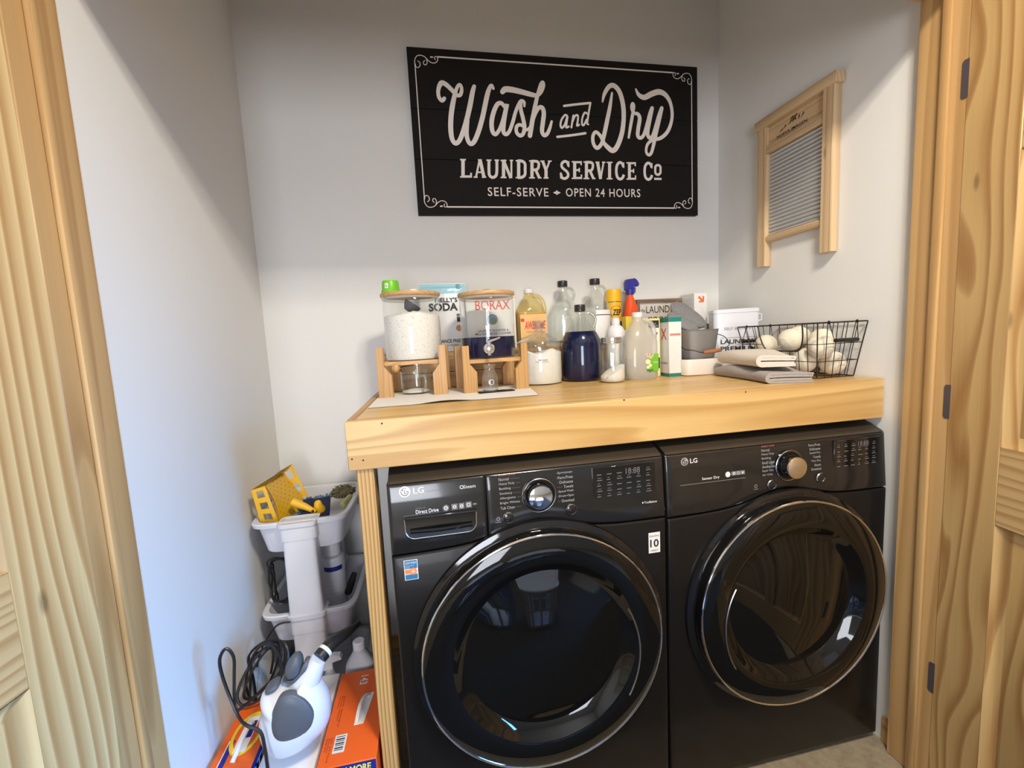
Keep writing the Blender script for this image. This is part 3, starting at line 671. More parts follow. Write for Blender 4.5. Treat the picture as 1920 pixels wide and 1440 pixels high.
script(mb, *A, [(1295, 715), (1265, 860), (1245, 980), (1262, 1035), (1300, 1020), (1340, 900), (1370, 800), (1400, 715)], [48, 50, 50, 46, 44, 48, 50, 48])
script(mb, *A, [(1400, 715), (1370, 850), (1335, 1000), (1310, 1120), (1285, 1205), (1255, 1225), (1230, 1185), (1245, 1110), (1300, 1062), (1390, 1040), (1470, 960), (1512, 820), (1500, 680), (1450, 580), (1375, 538), (1290, 560), (1210, 598), (1150, 570), (1118, 510)], [48, 50, 48, 44, 40, 36, 34, 36, 40, 44, 46, 42, 44, 56, 66, 66, 62, 48, 24])
part('script_lettering', mb, M_CREAM, o, flat=True)
# slab capitals
def slab(mb, ch, x0, x1, y0a, y1a):
    """one capital inside crop box (origin 840,280 scale 4)"""
    def g(u, v): return sp(840+(x0+(x1-x0)*u)/4, 280+(y1a+(y0a-y1a)*v)/4)
    W = x1-x0; st = 27/4*MM; th = 15/4*MM; se = 11/4*MM
    su = 13.5/W
    def ln(a, b, w_): mb.stroke([g(*a), g(*b)], w_, sf, .0004, caps=False)
    def cv(P_, w_): mb.stroke(smooth_pts([g(*p_) for p_ in P_], 5), w_, sf, .0004, caps=False)
    def ser(u, v, h=.2): ln((u-h, v), (u+h, v), se)
    lo, hi = .04, .96
    s_ = 26/W
    if ch in 'LEDR' or ch == 'N' or ch == 'I':
        ux = .5 if ch == 'I' else su+6/W
        ln((ux, 0), (ux, 1), st)
        ser(ux, hi, s_*.85); ser(ux, lo, s_*.85)
    if ch == 'L': ln((su, .06), (1, .06), th*1.2); ln((.95, 0), (.95, .26), th)
    if ch == 'E':
        ln((su, .94), (.97, .94), th*1.1); ln((su, .06), (1, .06), th*1.1); ln((su, .5), (.75, .5), th); ln((.93, 1), (.93, .77), th*.8); ln((.96, 0), (.96, .25), th*.8); ln((.74, .38), (.74, .62), th*.8)
    if ch == 'D': cv([(su, .95), (.55, .94), (.83, .8), (.85, .5), (.83, .2), (.55, .06), (su, .05)], st*.85)
    if ch == 'R':
        cv([(su, .95), (.6, .94), (.76, .85), (.78, .72), (.72, .56), (.55, .48), (su, .48)], st*.8); ln((.52, .48), (.84, .02), st*.85); ser(.86, lo, .15)
    if ch == 'A': ln((.18, 0), (.47, .97), th); ln((.50, .99), (.83, 0), st); ln((.25, .3), (.75, .3), th*.8); ser(.16, lo, .16); ser(.83, lo, .17); ln((.34, .96), (.6, .96), se)
    if ch == 'U': cv([(.2, .98), (.2, .35), (.27, .12), (.5, .03), (.74, .12), (.82, .35), (.82, .98)], [st]*0 or st*.85); ser(.2, hi, .2); ser(.82, hi, .18)
    if ch == 'N': ln((.2, 1), (.82, 0), st*.85); ln((.87, 0), (.87, 1), th); ser(.87, hi, .14)
    if ch == 'Y': ln((.2, .98), (.5, .45), st*.9); ln((.82, .98), (.5, .45), th); ln((.5, 0), (.5, .48), st); ser(.5, lo, .22); ser(.18, hi, .18); ser(.82, hi, .17)
    if ch == 'V': ln((.2, .98), (.52, .02), st); ln((.82, .98), (.52, .02), th); ser(.2, hi, .2); ser(.82, hi, .17)
    if ch == 'S': cv([(.88, .72), (.75, .92), (.48, .97), (.22, .86), (.2, .68), (.4, .55), (.65, .44), (.83, .3), (.8, .12), (.5, .02), (.22, .08), (.1, .3)], st*.8); ln((.9, .65), (.9, .98), th*.8); ln((.1, .02), (.1, .36), th*.8)
    if ch == 'C': cv([(.9, .72), (.78, .9), (.52, .97), (.26, .82), (.18, .5), (.26, .18), (.52, .03), (.8, .1), (.94, .28)], st*.85); ln((.92, .66), (.92, .97), th*.8)
    if ch == 'o': cv([(.5, .95), (.2, .8), (.17, .5), (.2, .2), (.5, .05), (.8, .2), (.83, .5), (.8, .8), (.5, .95)], st*.75)
mb = MB()
for ch, a, b in (('L', 93, 177), ('A', 192, 287), ('U', 288, 383), ('N', 397, 487), ('D', 510, 590), ('R', 610, 700), ('Y', 692, 778), ('S', 838, 912), ('E', 930, 1003), ('R', 1018, 1105), ('V', 1105, 1180), ('I', 1192, 1230), ('C', 1248, 1322), ('E', 1340, 1408), ('C', 1460, 1533)):
    m_ = (a+b)/2; slab(mb, ch, a, b, 71+.0205*(m_-93), 212+.0135*(m_-100))
slab(mb, 'o', 1543, 1602, 113, 196)
mb.stroke([sp(840+1545/4, 280+222/4), sp(840+1600/4, 280+223/4)], 18/4*MM, sf, .0004, caps=False)
part('slab_lettering', mb, M_CREAM, o, flat=True)
a, b = sp(840+300/4, 280+350/4), sp(840+752/4, 280+290/4); text('SELF-SERVE', (a[0], b[0], a[1], b[1]), sf, M_CREAM, o, .0004, bold=.008, space=1.15)
a, b = sp(840+885/4, 280+354/4), sp(840+1442/4, 280+298/4); text('OPEN 24 HOURS', (a[0], b[0], a[1], b[1]), sf, M_CREAM, o, .0004, bold=.008, space=1.15)
mb = MB(); c = sp(840+817/4, 280+325/4)
for k in range(4): mb.disc(sf, c[0]+(.007 if k < 2 else .0)*(1 if k % 2 else -1), c[1]+(.005 if k >= 2 else 0)*(1 if k % 2 else -1), .0045 if k < 2 else .0038, .0004, 12)
mb.stroke([(c[0]-.013, c[1]), (c[0]+.013, c[1])], .0035, sf, .0004)
part('ornament', mb, M_CREAM, o, flat=True)
# border and corner scrolls
A = (760, 80, 6.4); cxs, czs = (SX0+SX1)/2, (SZ0+SZ1)/2
mb = MB()
scr = [[(119, 300), (112, 235), (118, 190), (145, 155), (190, 152), (235, 172), (275, 215), (320, 242), (362, 240), (386, 215), (386, 180), (365, 165), (348, 180), (360, 205)], [(119, 255), (130, 292), (160, 296), (178, 265), (170, 235), (150, 220)], [(248, 190), (262, 225), (252, 262), (225, 262), (216, 235), (232, 215)]]
bx = sp(760+119/6.4, 80+300/6.4)[0]; bz = sp(760+386/6.4, 80+170/6.4)[1]; bx2 = sp(760+386/6.4, 80+175/6.4)[0]; bz2 = sp(760+119/6.4, 80+300/6.4)[1]
for sx in (1, -1):
    for sz in (1, -1):
        g = lambda q: (cxs+sx*(q[0]-cxs), czs+sz*(q[1]-czs))
        for s_ in scr: mb.stroke(smooth_pts([g(q) for q in tr(*A, s_)], 4), .0028, sf, .0004)
        c = g(sp(760+315/6.4, 80+173/6.4)); mb.stroke([(c[0]-.003, c[1]), (c[0]+.003, c[1])], .005, sf, .0004)
X2 = 2*cxs-bx; Z2 = 2*czs-bz
for s_ in (1, -1):
    zz = czs+s_*(bz-czs); mb.stroke([(bx2, zz), (2*cxs-bx2, zz)], .0052, sf, .0004, caps=False)
    xx = cxs+s_*(bx-cxs); mb.stroke([(xx, bz2), (xx, 2*czs-bz2)], .0036, sf, .0004, caps=False)
part('border', mb, M_CREAM, o, flat=True)

# ------------------------------------------------------------------ washboard on the right wall
o = thing('washboard', 'wooden washboard with ribbed metal panel hung on the right wall', 'washboard', (XR-.015, -.40, 1.494))
yb, yf_ = -.262, -.566; xw = XR-.001
for ya in (yb, yf_+.036): part('side_post', MB().box(xw-.030, xw, ya-.036, ya, 1.494, 1.995, .0015), P_WBZ, o)
part('cap_rail', MB().box(xw-.036, xw, yf_-.012, yb+.012, 1.985, 2.018, .003, 2), P_WBY, o)
part('head_panel', MB().box(xw-.016, xw-.004, yf_+.036, yb-.036, 1.918, 1.985, .001), P_WBY, o)
part('cross_rail', MB().box(xw-.026, xw-.002, yf_+.036, yb-.036, 1.893, 1.918, .002), P_WBY, o)
part('lower_rail', MB().tube([(xw-.014, yf_+.030, 1.592), (xw-.014, yb-.030, 1.592)], .0125, 12), P_WBY, o)
prof = []; nr = 22
for i in range(nr*10+1):
    z = 1.602+(1.893-1.602)*i/(nr*10); prof.append((xw-.006-.0090*math.sin(PI*(i % 10)/10)**.8, z))
mb = MB(); mb.add([(x, y, z) for y in (yf_+.036, yb-.036) for x, z in prof], [(i, i+1, len(prof)+i+1, len(prof)+i) for i in range(len(prof)-1)])
part('ribbed_panel', mb, mat('ribbed_zinc', (.66, .66, .66), .42, .6), o, ang=80)
wf = fl((xw-.0162, -.40, 1.948), (0, -1, 0), (0, 0, 1), (-1, 0, 0))
text('NUEVA IMAGEN', (-.062, .062, -.021, -.010), wf, M_INK, o, .0004, bold=.01); text('WASHBOARD CO', (-.045, .040, -.028, -.0235), wf, M_INK, o, .0004)
mb = MB()
for u, v, l, a in ((-.045, -.001, .012, .4), (-.03, .004, .014, .6), (-.004, .012, .02, 1.2), (.006, .012, .022, 1.6), (.016, .012, .018, 1.9), (.0, .010, .03, .15), (.03, .008, .012, 1.4), (.043, .008, .016, .9), (.012, .018, .02, .5)):
    mb.stroke([(u-l/2*math.cos(a), v-l/2*math.sin(a)), (u+l/2*math.cos(a), v+l/2*math.sin(a))], [.001, .005], wf, .0004)
part('emblem', mb, M_INK, o, flat=True)

# ------------------------------------------------------------------ things on the counter
Z = KZ                                          # counter surface
def wallcyl(prof, c, n=40): return MB().lathe(prof, n, M=Matrix.Translation(c), cap=False)
# paper mat under the dispensers
mb = MB(); nu, nv = 24, 6; vs_, fs = [], []
q0, q1, q2, q3 = Vector((-.363, -.533)), Vector((.112, -.527)), Vector((.145, -.20)), Vector((-.362, -.20))
for j in range(nv+1):
    for i in range(nu+1):
        s_, t_ = i/nu, j/nv; p_ = (q0*(1-s_)+q1*s_)*(1-t_)+(q3*(1-s_)+q2*s_)*t_
        lift = .005*max(0, 1-t_*5)*max(0, math.sin(PI*max(0, min(1, (s_-.28)/.32))))
        vs_.append((p_.x, p_.y, Z+.0012+lift))
for j in range(nv):
    for i in range(nu): a = j*(nu+1)+i; fs.append((a, a+1, a+nu+2, a+nu+1))
mb.add(vs_, fs); k0 = len(vs_); mb.add([(a, b, max(Z+.0002, c-.0010)) for a, b, c in vs_], [tuple(reversed(f)) for f in fs])
solo('paper_mat', mb, mat('mat_paper', (.80, .78, .75), .8, bump=.2, bscale=80), 'white paper mat under the two dispensers', 'mat', (-.12, -.36, Z))
MZ = Z+.0013

M_POWDER = mat('speckled_powder', (.84, .82, .79), .95, bump=.8, bscale=420, mottle=.5, mscale=190)
for n_ in M_POWDER.node_tree.nodes:
    if n_.type == 'VALTORGB': n_.color_ramp.elements[0].position = .36; n_.color_ramp.elements[1].position = .41; n_.color_ramp.elements[1].color = (.84, .82, .79, 1); n_.color_ramp.elements[0].color = (.42, .45, .52, 1)
M_WPOW = mat('white_powder', (.86, .84, .81), .95, bump=.5, bscale=300)
M_BLUEL = mat('blue_liquid', (.002, .006, .045), .25, spec=.2)
def stand(o, c, rz, pz):
    """bamboo stand of four stepped legs with a board; c centre on the mat, pz board height"""
    T = Matrix.Translation((c[0], c[1], MZ)) @ Matrix.Rotation(rz, 4, 'Z')
    h = pz
    for sx in (-1, 1):
        for sy in (-1, 1):
            pol = [(.108, 0), (.064, 0), (.064, h*.62), (.086, h*.88), (.086, h+.045), (.108, h+.045)]
            def mp(u, v, d, sx=sx, sy=sy): return T @ Vector((sx*u, sy*(.074+d), v))
            part('leg', MB().prism(pol, mp, 0, .020), P_BAM, o, ang=25)
    pl = MB(); out = []
    for i in range(13): t = -1+2*i/12; out.append((t*.086, -.082-.004*(1-t*t)))
    for i in range(13): t = 1-2*i/12; out.append((t*.086, .082+.004*(1-t*t)))
    pl.prism(out, lambda u, v, d: T @ Vector((u, v, h-.012+d)), 0, .012)
    part('shelf_board', pl, P_BAMX, o, ang=25)
    return T
def lid_handle(o, c, r, rz):
    ax = (math.cos(rz), math.sin(rz), 0)
    part('lid_handle', MB().tube(arc(c, r, 0, PI, 14, ax, (0, 0, .55)), .0011, 6), M_SATIN, o)
def canister(o, c, zb, zt, r):
    """glass cylinder with bamboo lid"""
    cz = (c[0], c[1], 0)
    part('glass_jar', wallcyl([(0, zb), (r-.008, zb), (r-.002, zb+.004), (r, zb+.012), (r, zt-.028), (r-.003, zt-.02), (r, zt-.016), (r+.001, zt-.012)], cz, 56), GLASS, o)
    part('seal', wallcyl([(r-.001, zt-.022), (r+.0015, zt-.02), (r+.0015, zt-.014), (r-.001, zt-.013)], cz, 56), glass_mat('seal_silicone', (.9, .9, .88), 1.4, .35, (.7, .7, .68)), o)
    l = part('lid', MB().lathe([(0, zt-.012), (r+.003, zt-.012), (r+.005, zt-.009), (r+.005, zt-.003), (r+.003, zt), (0, zt)], 56, M=Matrix.Translation(cz)), P_BAMX, o)
    return l
# dispenser with powder
cA = (-.240, -.245); o = thing('powder_dispenser', 'glass dispenser of speckled white powder on a bamboo stand', 'dispenser', (cA[0], cA[1], MZ))
stand(o, cA, R(-5), .112)
zb = MZ+.1125
l = canister(o, cA, zb, 1.440, .0925); lid_handle(o, (cA[0]+.012, cA[1], 1.4402), .022, R(10))
rn = random.Random(4)
prof = [(0, zb+.003), (.086, zb+.003), (.0905, zb+.012), (.0905, 1.366), (.082, 1.371), (.06, 1.374), (.03, 1.369), (0, 1.372)]
mb = MB().lathe(prof, 48, M=Matrix.Translation((cA[0], cA[1], 0)))
for v in mb.v:
    if v.z > 1.36: v.z += rn.uniform(-.0025, .0025)+.004*math.sin((v.x-cA[0])*40+1)
part('powder', mb, M_POWDER, o)
mb = MB().lathe([(0, -.012), (.016, -.010), (.026, .006), (.030, .020), (.028, .020), (.02, .004), (0, -.006)], 20, M=Matrix.Translation((cA[0]-.005, cA[1]+.02, 1.392)) @ Matrix.Rotation(R(35), 4, 'Y'))
part('scoop', mb, mat('scoop_grey', (.10, .10, .11), .5), o)
v_ = part('valve', MB().lathe([(0, zb-.016), (.017, zb-.016), (.017, zb-.0125), (.010, zb-.0123), (0, zb-.0123)], 20, M=Matrix.Translation((cA[0]+.006, cA[1]-.03, -.001))), M_SATIN, o)
part('outlet_tube', wallcyl([(.009, zb-.060), (.010, zb-.017)], (cA[0]+.006, cA[1]-.03, 0), 16), GLASS2, v_)
b_ = at(742, 690, y=-.318)
part('lever', MB().tube([(cA[0]+.004, cA[1]-.035, zb-.015), b_], .0016, 6), M_DARKPL, v_)
part('lever_knob', MB().lathe([(.014*math.sin(t), -.0145*math.cos(t)) for t in [PI*i/10 for i in range(11)]], 18, M=Matrix.Translation(b_)), P_BAM, v_)
# green cap on its lid
cg = (-.300, -.262, 1.4402)
o = thing('dosing_cup', 'bright green plastic dosing cup upside down on the powder dispenser lid', 'cup', cg)
part('cup', MB().lathe([(0, .004), (.0275, .004), (.0285, 0), (.030, 0), (.0295, .010), (.0275, .012), (.026, .036), (.024, .040), (0, .041)], 32, M=Matrix.Translation(cg)), mat('lime_plastic', (.16, .55, .02), .35), o)
m_ = cyl(cg, .0272, R(-125)); part('label', MB().quad(m_, 0, .012, .014, .030, .0008, 4), M_CARD, o, flat=True); text('1L', (.002, .010, .018, .026), m_, M_INK, o, .0012)
# dispenser with blue liquid
cB = (.010, -.265); o = thing('liquid_dispenser', 'glass dispenser of dark blue liquid with a spigot on a bamboo stand', 'dispenser', (cB[0], cB[1], MZ))
stand(o, cB, R(5), .105); zb = MZ+.1055
canister(o, cB, zb, 1.4315, .0915); lid_handle(o, (cB[0]+.004, cB[1], 1.4317), .022, R(0))
part('liquid', MB().lathe([(0, zb+.003), (.085, zb+.003), (.0898, zb+.010), (.0898, 1.284), (0, 1.284)], 56, M=Matrix.Translation((cB[0], cB[1], 0))), M_BLUEL, o)
sa = R(-97); dv = Vector((math.cos(sa), math.sin(sa), 0)); s0 = Vector((cB[0], cB[1], 1.247))+dv*.0915
Ms = Matrix.Translation(s0) @ dv.to_track_quat('Z', 'Y').to_matrix().to_4x4()
sg = part('spigot', MB().lathe([(.0175, 0), (.0175, .004), (.014, .006), (.008, .007), (.007, .026), (0, .027)], 24, M=Ms), M_CHROME, o)
s1 = s0+dv*.019
part('spout', MB().tube([s1+Vector((0, 0, .022)), s1, s1+dv*.004+Vector((0, 0, -.022))], .006, 12, radii=[.0055, .007, .0055]), M_CHROME, sg)
part('spigot_handle', MB().tube([s1+Vector((-.002, 0, .023)), s1+Vector((.012, 0, .026)), s1+Vector((.036, 0, .033))], .004, 10, radii=[.0045, .004, .003]), M_CHROME, sg)
# measuring cup and bottle under the dispensers
cc = (-.243, -.262, MZ); o = thing('measuring_cup', 'small clear glass measuring cup under the powder dispenser', 'cup', cc)
part('glass', MB().lathe([(0, .001), (.044, .001), (.047, .004), (.048, .02), (.049, .074), (.0495, .076), (.0478, .076), (.046, .02), (.043, .006), (0, .005)], 40, M=Matrix.Translation(cc), cap=False), GLASS, o)
part('powder', MB().lathe([(0, .0055), (.043, .0065), (.0435, .010), (.02, .015), (0, .017)], 30, M=Matrix.Translation(cc)), M_WPOW, o)
ha = R(-62); hd_ = Vector((math.cos(ha), math.sin(ha), 0)); h0 = Vector(cc)+hd_*.047
part('handle', MB().tube(smooth_pts([tuple(h0+Vector((0, 0, .060))), tuple(h0+hd_*.018+Vector((0, 0, .062))), tuple(h0+hd_*.026+Vector((0, 0, .045))), tuple(h0+hd_*.02+Vector((0, 0, .022))), tuple(h0+Vector((0, 0, .012)))], 5), .0045, 10), GLASSH, o)
ct = (.010, -.385, MZ)
o = thing('spoon_rest', 'flat black tray strip under the small milk bottle', 'tray', ct, R(6))
part('plate', MB().box(-.058, .058, -.016, .016, .0002, .004, .0015), M_DARKPL, o, world=False)
mb = MB().disc(fl((.0, 0, .0041), (1, 0, 0), (0, 1, 0)), .036, .002, .006, .0003, 16, .003); mb.stroke([(.022, .002), (.05, .002)], .0015, fl((0, 0, .0041), (1, 0, 0), (0, 1, 0)), .0003)
part('emblem', mb, mat('gold_print', (.5, .36, .12), .4, .6), o, world=False, flat=True)
cm = (-.008, -.382, MZ+.0042); o = thing('milk_bottle', 'small clear glass milk bottle under the blue dispenser', 'bottle', cm)
part('glass', MB().lathe([(0, .001), (.022, .001), (.0255, .005), (.026, .02), (.0255, .042), (.021, .056), (.017, .064), (.0165, .074), (.0195, .079), (.0195, .085), (.0165, .085)], 32, M=Matrix.Translation(cm), cap=False), GLASS2, o)
m_ = cyl(cm, .0262, R(-115)); part('print', MB().disc(m_, .012, .03, .009, .0004, 18, .007), mat('pale_print', (.6, .65, .8), .5), o, flat=True)
part('residue', MB().lathe([(0, .003), (.021, .003), (.0245, .006), (.0245, .010), (0, .009)], 24, M=Matrix.Translation(cm)), glass_mat('milky', (.8, .82, .85), 1.3, .3, (.8, .8, .8)), o)

# pouch standing on the riser
pc = ((at(783, 540, y=-.09).x+at(875, 540, y=-.09).x)/2, -.085, RZ)
o = thing('washing_soda_pouch', 'white and blue stand-up pouch of washing soda between the dispensers', 'pouch', pc)
W_, H_ = .088, .255; vs_, fs = [], []; nu, nv = 14, 16
for sd in (-1, 1):
    for j in range(nv+1):
        for i in range(nu+1):
            u = -1+2*i/nu; v = j/nv
            bul = (1-u*u)**.5*(.030*(1-v)**.6+.003)*(1 if v < .93 else .15)
            cr_ = .002*math.sin(9*u+14*v)*math.sin(23*v-5*u)*(1-abs(u))*(1 if v < .9 else 0)
            vs_.append((pc[0]+W_*u*(1-.07*(1-v)*(1-v)), pc[1]+sd*(bul+(cr_ if sd < 0 else 0))+.012*v, RZ+.001+H_*v))
for sd in (0, 1):
    for j in range(nv):
        for i in range(nu): a = sd*(nu+1)*(nv+1)+j*(nu+1)+i; fs.append((a, a+1, a+nu+2, a+nu+1))
n1 = (nu+1)*(nv+1)
for i in range(nu): fs.append((i, i+1, n1+i+1, n1+i))
mbp = MB().add(vs_, fs)
part('bag', mbp, mat('pouch_film', (.74, .75, .77), .22, coat=.3), o, ang=60)
def pz(a, b, d=0.0):
    u = a/W_; v = b/H_; bul = max(0, 1-u*u)**.5*(.030*(1-v)**.6+.003)*(1 if v < .93 else .15); cr_ = .002*math.sin(9*u+14*v)*math.sin(23*v-5*u)*(1-abs(u))*(1 if v < .9 else 0)
    return Vector((pc[0]+a, pc[1]-bul-cr_+.012*v-d-.0008, RZ+.001+b))
part('band', MB().quad(pz, -.086, .086, .215, .252, .0002, 12, 4), mat('pouch_blue', (.32, .58, .70), .3), o, flat=True)
part('print', MB().disc(pz, .058, .240, .0095, .0006, 20, .0075), M_INK, o, flat=True); text('n', (.054, .062, .236, .244), pz, M_INK, o, .0006, bold=.03)
text("NELLY'S", (-.03, .052, .182, .200), pz, M_INK, o, .0008, bold=.03); text('SODA', (-.055, .052, .150, .180), pz, M_INK, o, .0008, bold=.04)
text('FRAGRANCE FREE', (-.06, .055, .032, .045), pz, M_INK, o, .0008, bold=.02); text('NO SODIUM CHLORIDE', (-.03, .045, .020, .026), pz, M_INK, o, .0008)
part('print', MB().quad(pz, .046, .062, .108, .138, .0006, 2, 2), M_INK, o, flat=True); text('OXI', (.048, .060, .125, .134), pz, M_CARD, o, .0012); part('print', MB().disc(pz, .052, .085, .012, .0006, 16), mat('dog_tan', (.45, .25, .10), .5), o, flat=True)

def carton(name, label, c, sx, sy, sz, rz, m, group=None, bev=.0012):
    o = thing(name, label, 'box', c, rz, group)
    part('carton', MB().box(-sx/2, sx/2, -sy/2, sy/2, 0, sz, bev), m, o, world=False)
    f = fl((0, -sy/2, 0), (1, 0, 0), (0, 0, 1), (0, -1, 0)); l = fl((-sx/2, 0, 0), (0, -1, 0), (0, 0, 1), (-1, 0, 0)); t = fl((0, 0, sz), (1, 0, 0), (0, 1, 0), (0, 0, 1)); r = fl((sx/2, 0, 0), (0, 1, 0), (0, 0, 1), (1, 0, 0))
    return o, f, l, t, r
# borax box
x0, x1 = at(873, 560, y=-.12).x, at(966, 560, y=-.12).x
o, f, l, t, r = carton('borax_box', 'white borax carton seen through the blue liquid dispenser', ((x0+x1)/2, -.075, RZ), x1-x0, .07, .215, 0, M_CARD)
hw = (x1-x0)/2
part('band', MB().quad(f, -hw+.001, hw-.001, .205, .214, .0006), M_TEAL, o, world=False, flat=True)
text('BORAX', (-hw+.035, hw-.020, .148, .184), f, mat('borax_red', (.75, .10, .07), .5), o, .0008, bold=.005, world=False)
part('print', MB().disc(f, .004, .112, .020, .0008, 24), mat('globe_blue', (.18, .25, .42), .5), o, world=False, flat=True)
part('print', MB().disc(f, .007, .106, .012, .0012, 20), mat('globe_green', (.12, .22, .12), .5), o, world=False, flat=True)
text('LAUNDRY BOOSTER &\nMULTI-PURPOSE CLEANER', (-hw+.03, hw-.02, .055, .075), f, M_NAVY, o, .0008, bold=.01, world=False, align='CENTER')

# glass canister with white powder
c = (.201, -.214, Z); o = thing('cookie_jar', 'round glass jar of white powder with a domed glass lid', 'jar', c)
part('glass', MB().lathe([(0, .001), (.074, .001), (.078, .005), (.080, .02), (.080, .120), (.078, .130), (.080, .137), (.082, .140), (.079, .142)], 56, M=Matrix.Translation(c), cap=False), GLASS2, o)
mb = MB().lathe([(0, .004), (.073, .004), (.0772, .018), (.0772, .112), (.070, .116), (.04, .110), (0, .108)], 48, M=Matrix.Translation(c))
for v in mb.v:
    if v.z > Z+.105: v.z += .007*math.sin((v.x)*60)+.005*math.sin(v.y*70+v.x*40)
part('powder', mb, M_WPOW, o)
l = part('lid', MB().lathe([(.079, .142), (.0825, .143), (.0835, .148), (.081, .152), (.074, .155), (.060, .166), (.040, .175), (.026, .181), (.018, .187)], 56, M=Matrix.Translation(c), cap=False), glass_mat('lid_glass', (.90, .92, .91), 1.9, .06, (.5, .5, .5)), o)
part('lid_rim', MB().tube([Vector((c[0]+.0808*math.cos(2*PI*k/56), c[1]+.0808*math.sin(2*PI*k/56), Z+.147)) for k in range(56)], .003, 8, closed=True), glass_mat('rim_glass', (.8, .82, .81), 1.8, .2, (.45, .46, .46)), l)
part('lid_knob', MB().lathe([(.015, .188), (.013, .196), (.019, .206), (.024, .214), (.022, .221), (.010, .226), (0, .227)], 28, M=Matrix.Translation(c), cap=False), glass_mat('knob_glass', (.85, .87, .86), 1.9, .14, (.6, .6, .6)), l)
m_ = cyl((c[0], c[1], Z), .0805, R(-113)); part('label', MB().quad(m_, 0.0, .046, .083, .093, .0004, 6), M_CARD, o, flat=True); text('OXY-CLEAN', (.006, .040, .0855, .0905), m_, M_INK, o, .0012, bold=.01)
# growlers
GPROF = [(0, 0), (.055, 0), (.060, .005), (.0625, .02), (.0625, .115), (.060, .135), (.050, .158), (.036, .180), (.024, .198), (.0175, .214), (.0165, .228), (.019, .230), (.019, .234), (.0165, .236), (.016, .246)]
def growler(label, c, k, ks, liquid=None, rz=0.0, group='glass growler jugs'):
    o = thing('growler', label, 'jug', c, rz, group)
    part('glass', MB().lathe([(r_*k, z_*ks) for r_, z_ in GPROF], 44, cap=False), GLASS if liquid else GLASS2, o, world=False)
    part('cap', MB().lathe([(0, .229*ks), (.0185, .229*ks), (.020, .231*ks), (.020, .250*ks), (.0185, .252*ks), (0, .252*ks)], 28), mat('black_cap', (.02, .02, .022), .35), o, world=False)
    hp = smooth_pts([(.017*k, 0, .224*ks), (.034*k, 0, .222*ks), (.046*k, 0, .208*ks), (.046*k, 0, .190*ks), (.040*k, 0, .176*ks)], 6)
    part('handle', MB().tube(hp, .0052, 10), GLASSH, o, world=False)
    if liquid:
        pr = [(max(0, r_*k-.002), z_*ks+.002) for r_, z_ in GPROF if z_*ks < liquid]
        rl = pr[-1][0]*.93; part('liquid', MB().lathe(pr+[(rl, liquid), (0, liquid)], 44), M_BLUEL, o, world=False)
    return o
xg = at(1057, 600, y=-.066).x
o = growler('empty clear glass growler jug behind the cookie jar', (xg, -.066, RZ+.0005), 1.0, 1.0)
m_ = cyl((0, 0, 0), .0627, R(-106)); part('label', MB().quad(m_, 0, .03, .098, .106, .0004, 4), glass_mat('clear_label', (.95, .95, .95), 1.3, .3, (.85, .85, .85)), o, world=False, flat=True); text('BLEACH', (.004, .026, .100, .104), m_, M_INK, o, .0009, world=False)
xg = at(1117, 600, y=-.105).x
o = growler('clear glass growler jug with a white label beside the yellow aerosol can', (xg, -.105, RZ+.0005), .95, 1.0)
m_ = cyl((0, 0, 0), .0596, R(-110)); part('label', MB().quad(m_, 0, .07, .02, .128, .0004, 10), M_CARD, o, world=False, flat=True); part('print', MB().quad(m_, 0.0, .07, .108, .111, .0009, 10), M_INK, o, world=False, flat=True)
growler('glass growler jug filled with dark blue liquid at the counter centre', (.362, -.207, Z+.0005), 1.17, 1.10, liquid=.180, rz=R(-15))
# jug of yellow cleaner
def jug(name, label, c, hx, hy, H, liquid, lm, shell, cap_m, rz=0):
    o = thing(name, label, 'jug', c, rz)
    S = [(0, .88, .88), (.01, .97, .97), (.03, 1, 1), (.55*H, 1, 1), (.62*H, .97, .97), (.72*H, .78, .80), (.83*H, .46, .52), (.89*H, .30, .36), (.955*H, .27, .33)]
    part('bottle', MB().loft([(z_, hx*a, hy*b, 3.2 if z_ < .6*H else 2.4, -.10*hx*(max(0, z_/H-.6)*2), 0) for z_, a, b in S], 40), shell, o, world=False)
    nx = -.10*hx*.7
    part('cap', MB().lathe([(0, .925*H), (hx*.30, .925*H), (hx*.31, .93*H), (hx*.31, .995*H), (hx*.28, H), (0, H)], 26, M=Matrix.Translation((nx, 0, 0))), cap_m, o, world=False)
    hp = smooth_pts([(nx+hx*.26, 0, .885*H), (nx+hx*.62, 0, .87*H), (nx+hx*.92, 0, .78*H), (nx+hx*1.02, 0, .66*H), (hx*.93, 0, .55*H)], 6)
    part('handle', MB().tube(hp, hx*.15, 10), shell, o, world=False)
    if liquid:
        q = [(z_, hx*a-.0015, hy*b-.0015, 3.0, 0, 0) for z_, a, b in S if z_ < liquid]
        q = [(max(.002, z_), a, b, p_, 0, 0) for z_, a, b, p_, _, _ in q]
        q.append((liquid, q[-1][1], q[-1][2], 3.0, 0, 0)); part('liquid', MB().loft(q, 40), lm, o, world=False)
    return o
xj = at(995, 600, y=-.066).x
M_YL = mat('yellow_liquid', (.62, .42, .08), .15)
o = jug('cleaner_jug', 'yellow cleaner jug with an orange and red label', (xj, -.066, RZ), .060, .045, .225, .135, M_YL, glass_mat('amber_plastic', (.96, .90, .68), 1.4, .22, (.72, .60, .30)), M_WHITEPL)
f = fl((0, -.0455, 0), (1, 0, 0), (0, 0, 1), (0, -1, 0))
part('label', MB().quad(f, -.052, .052, .015, .125, .0006), mat('label_peach', (.80, .50, .20), .5), o, world=False, flat=True)
part('print', MB().quad(f, -.050, -.036, .098, .110, .0012), M_RED, o, world=False, flat=True)
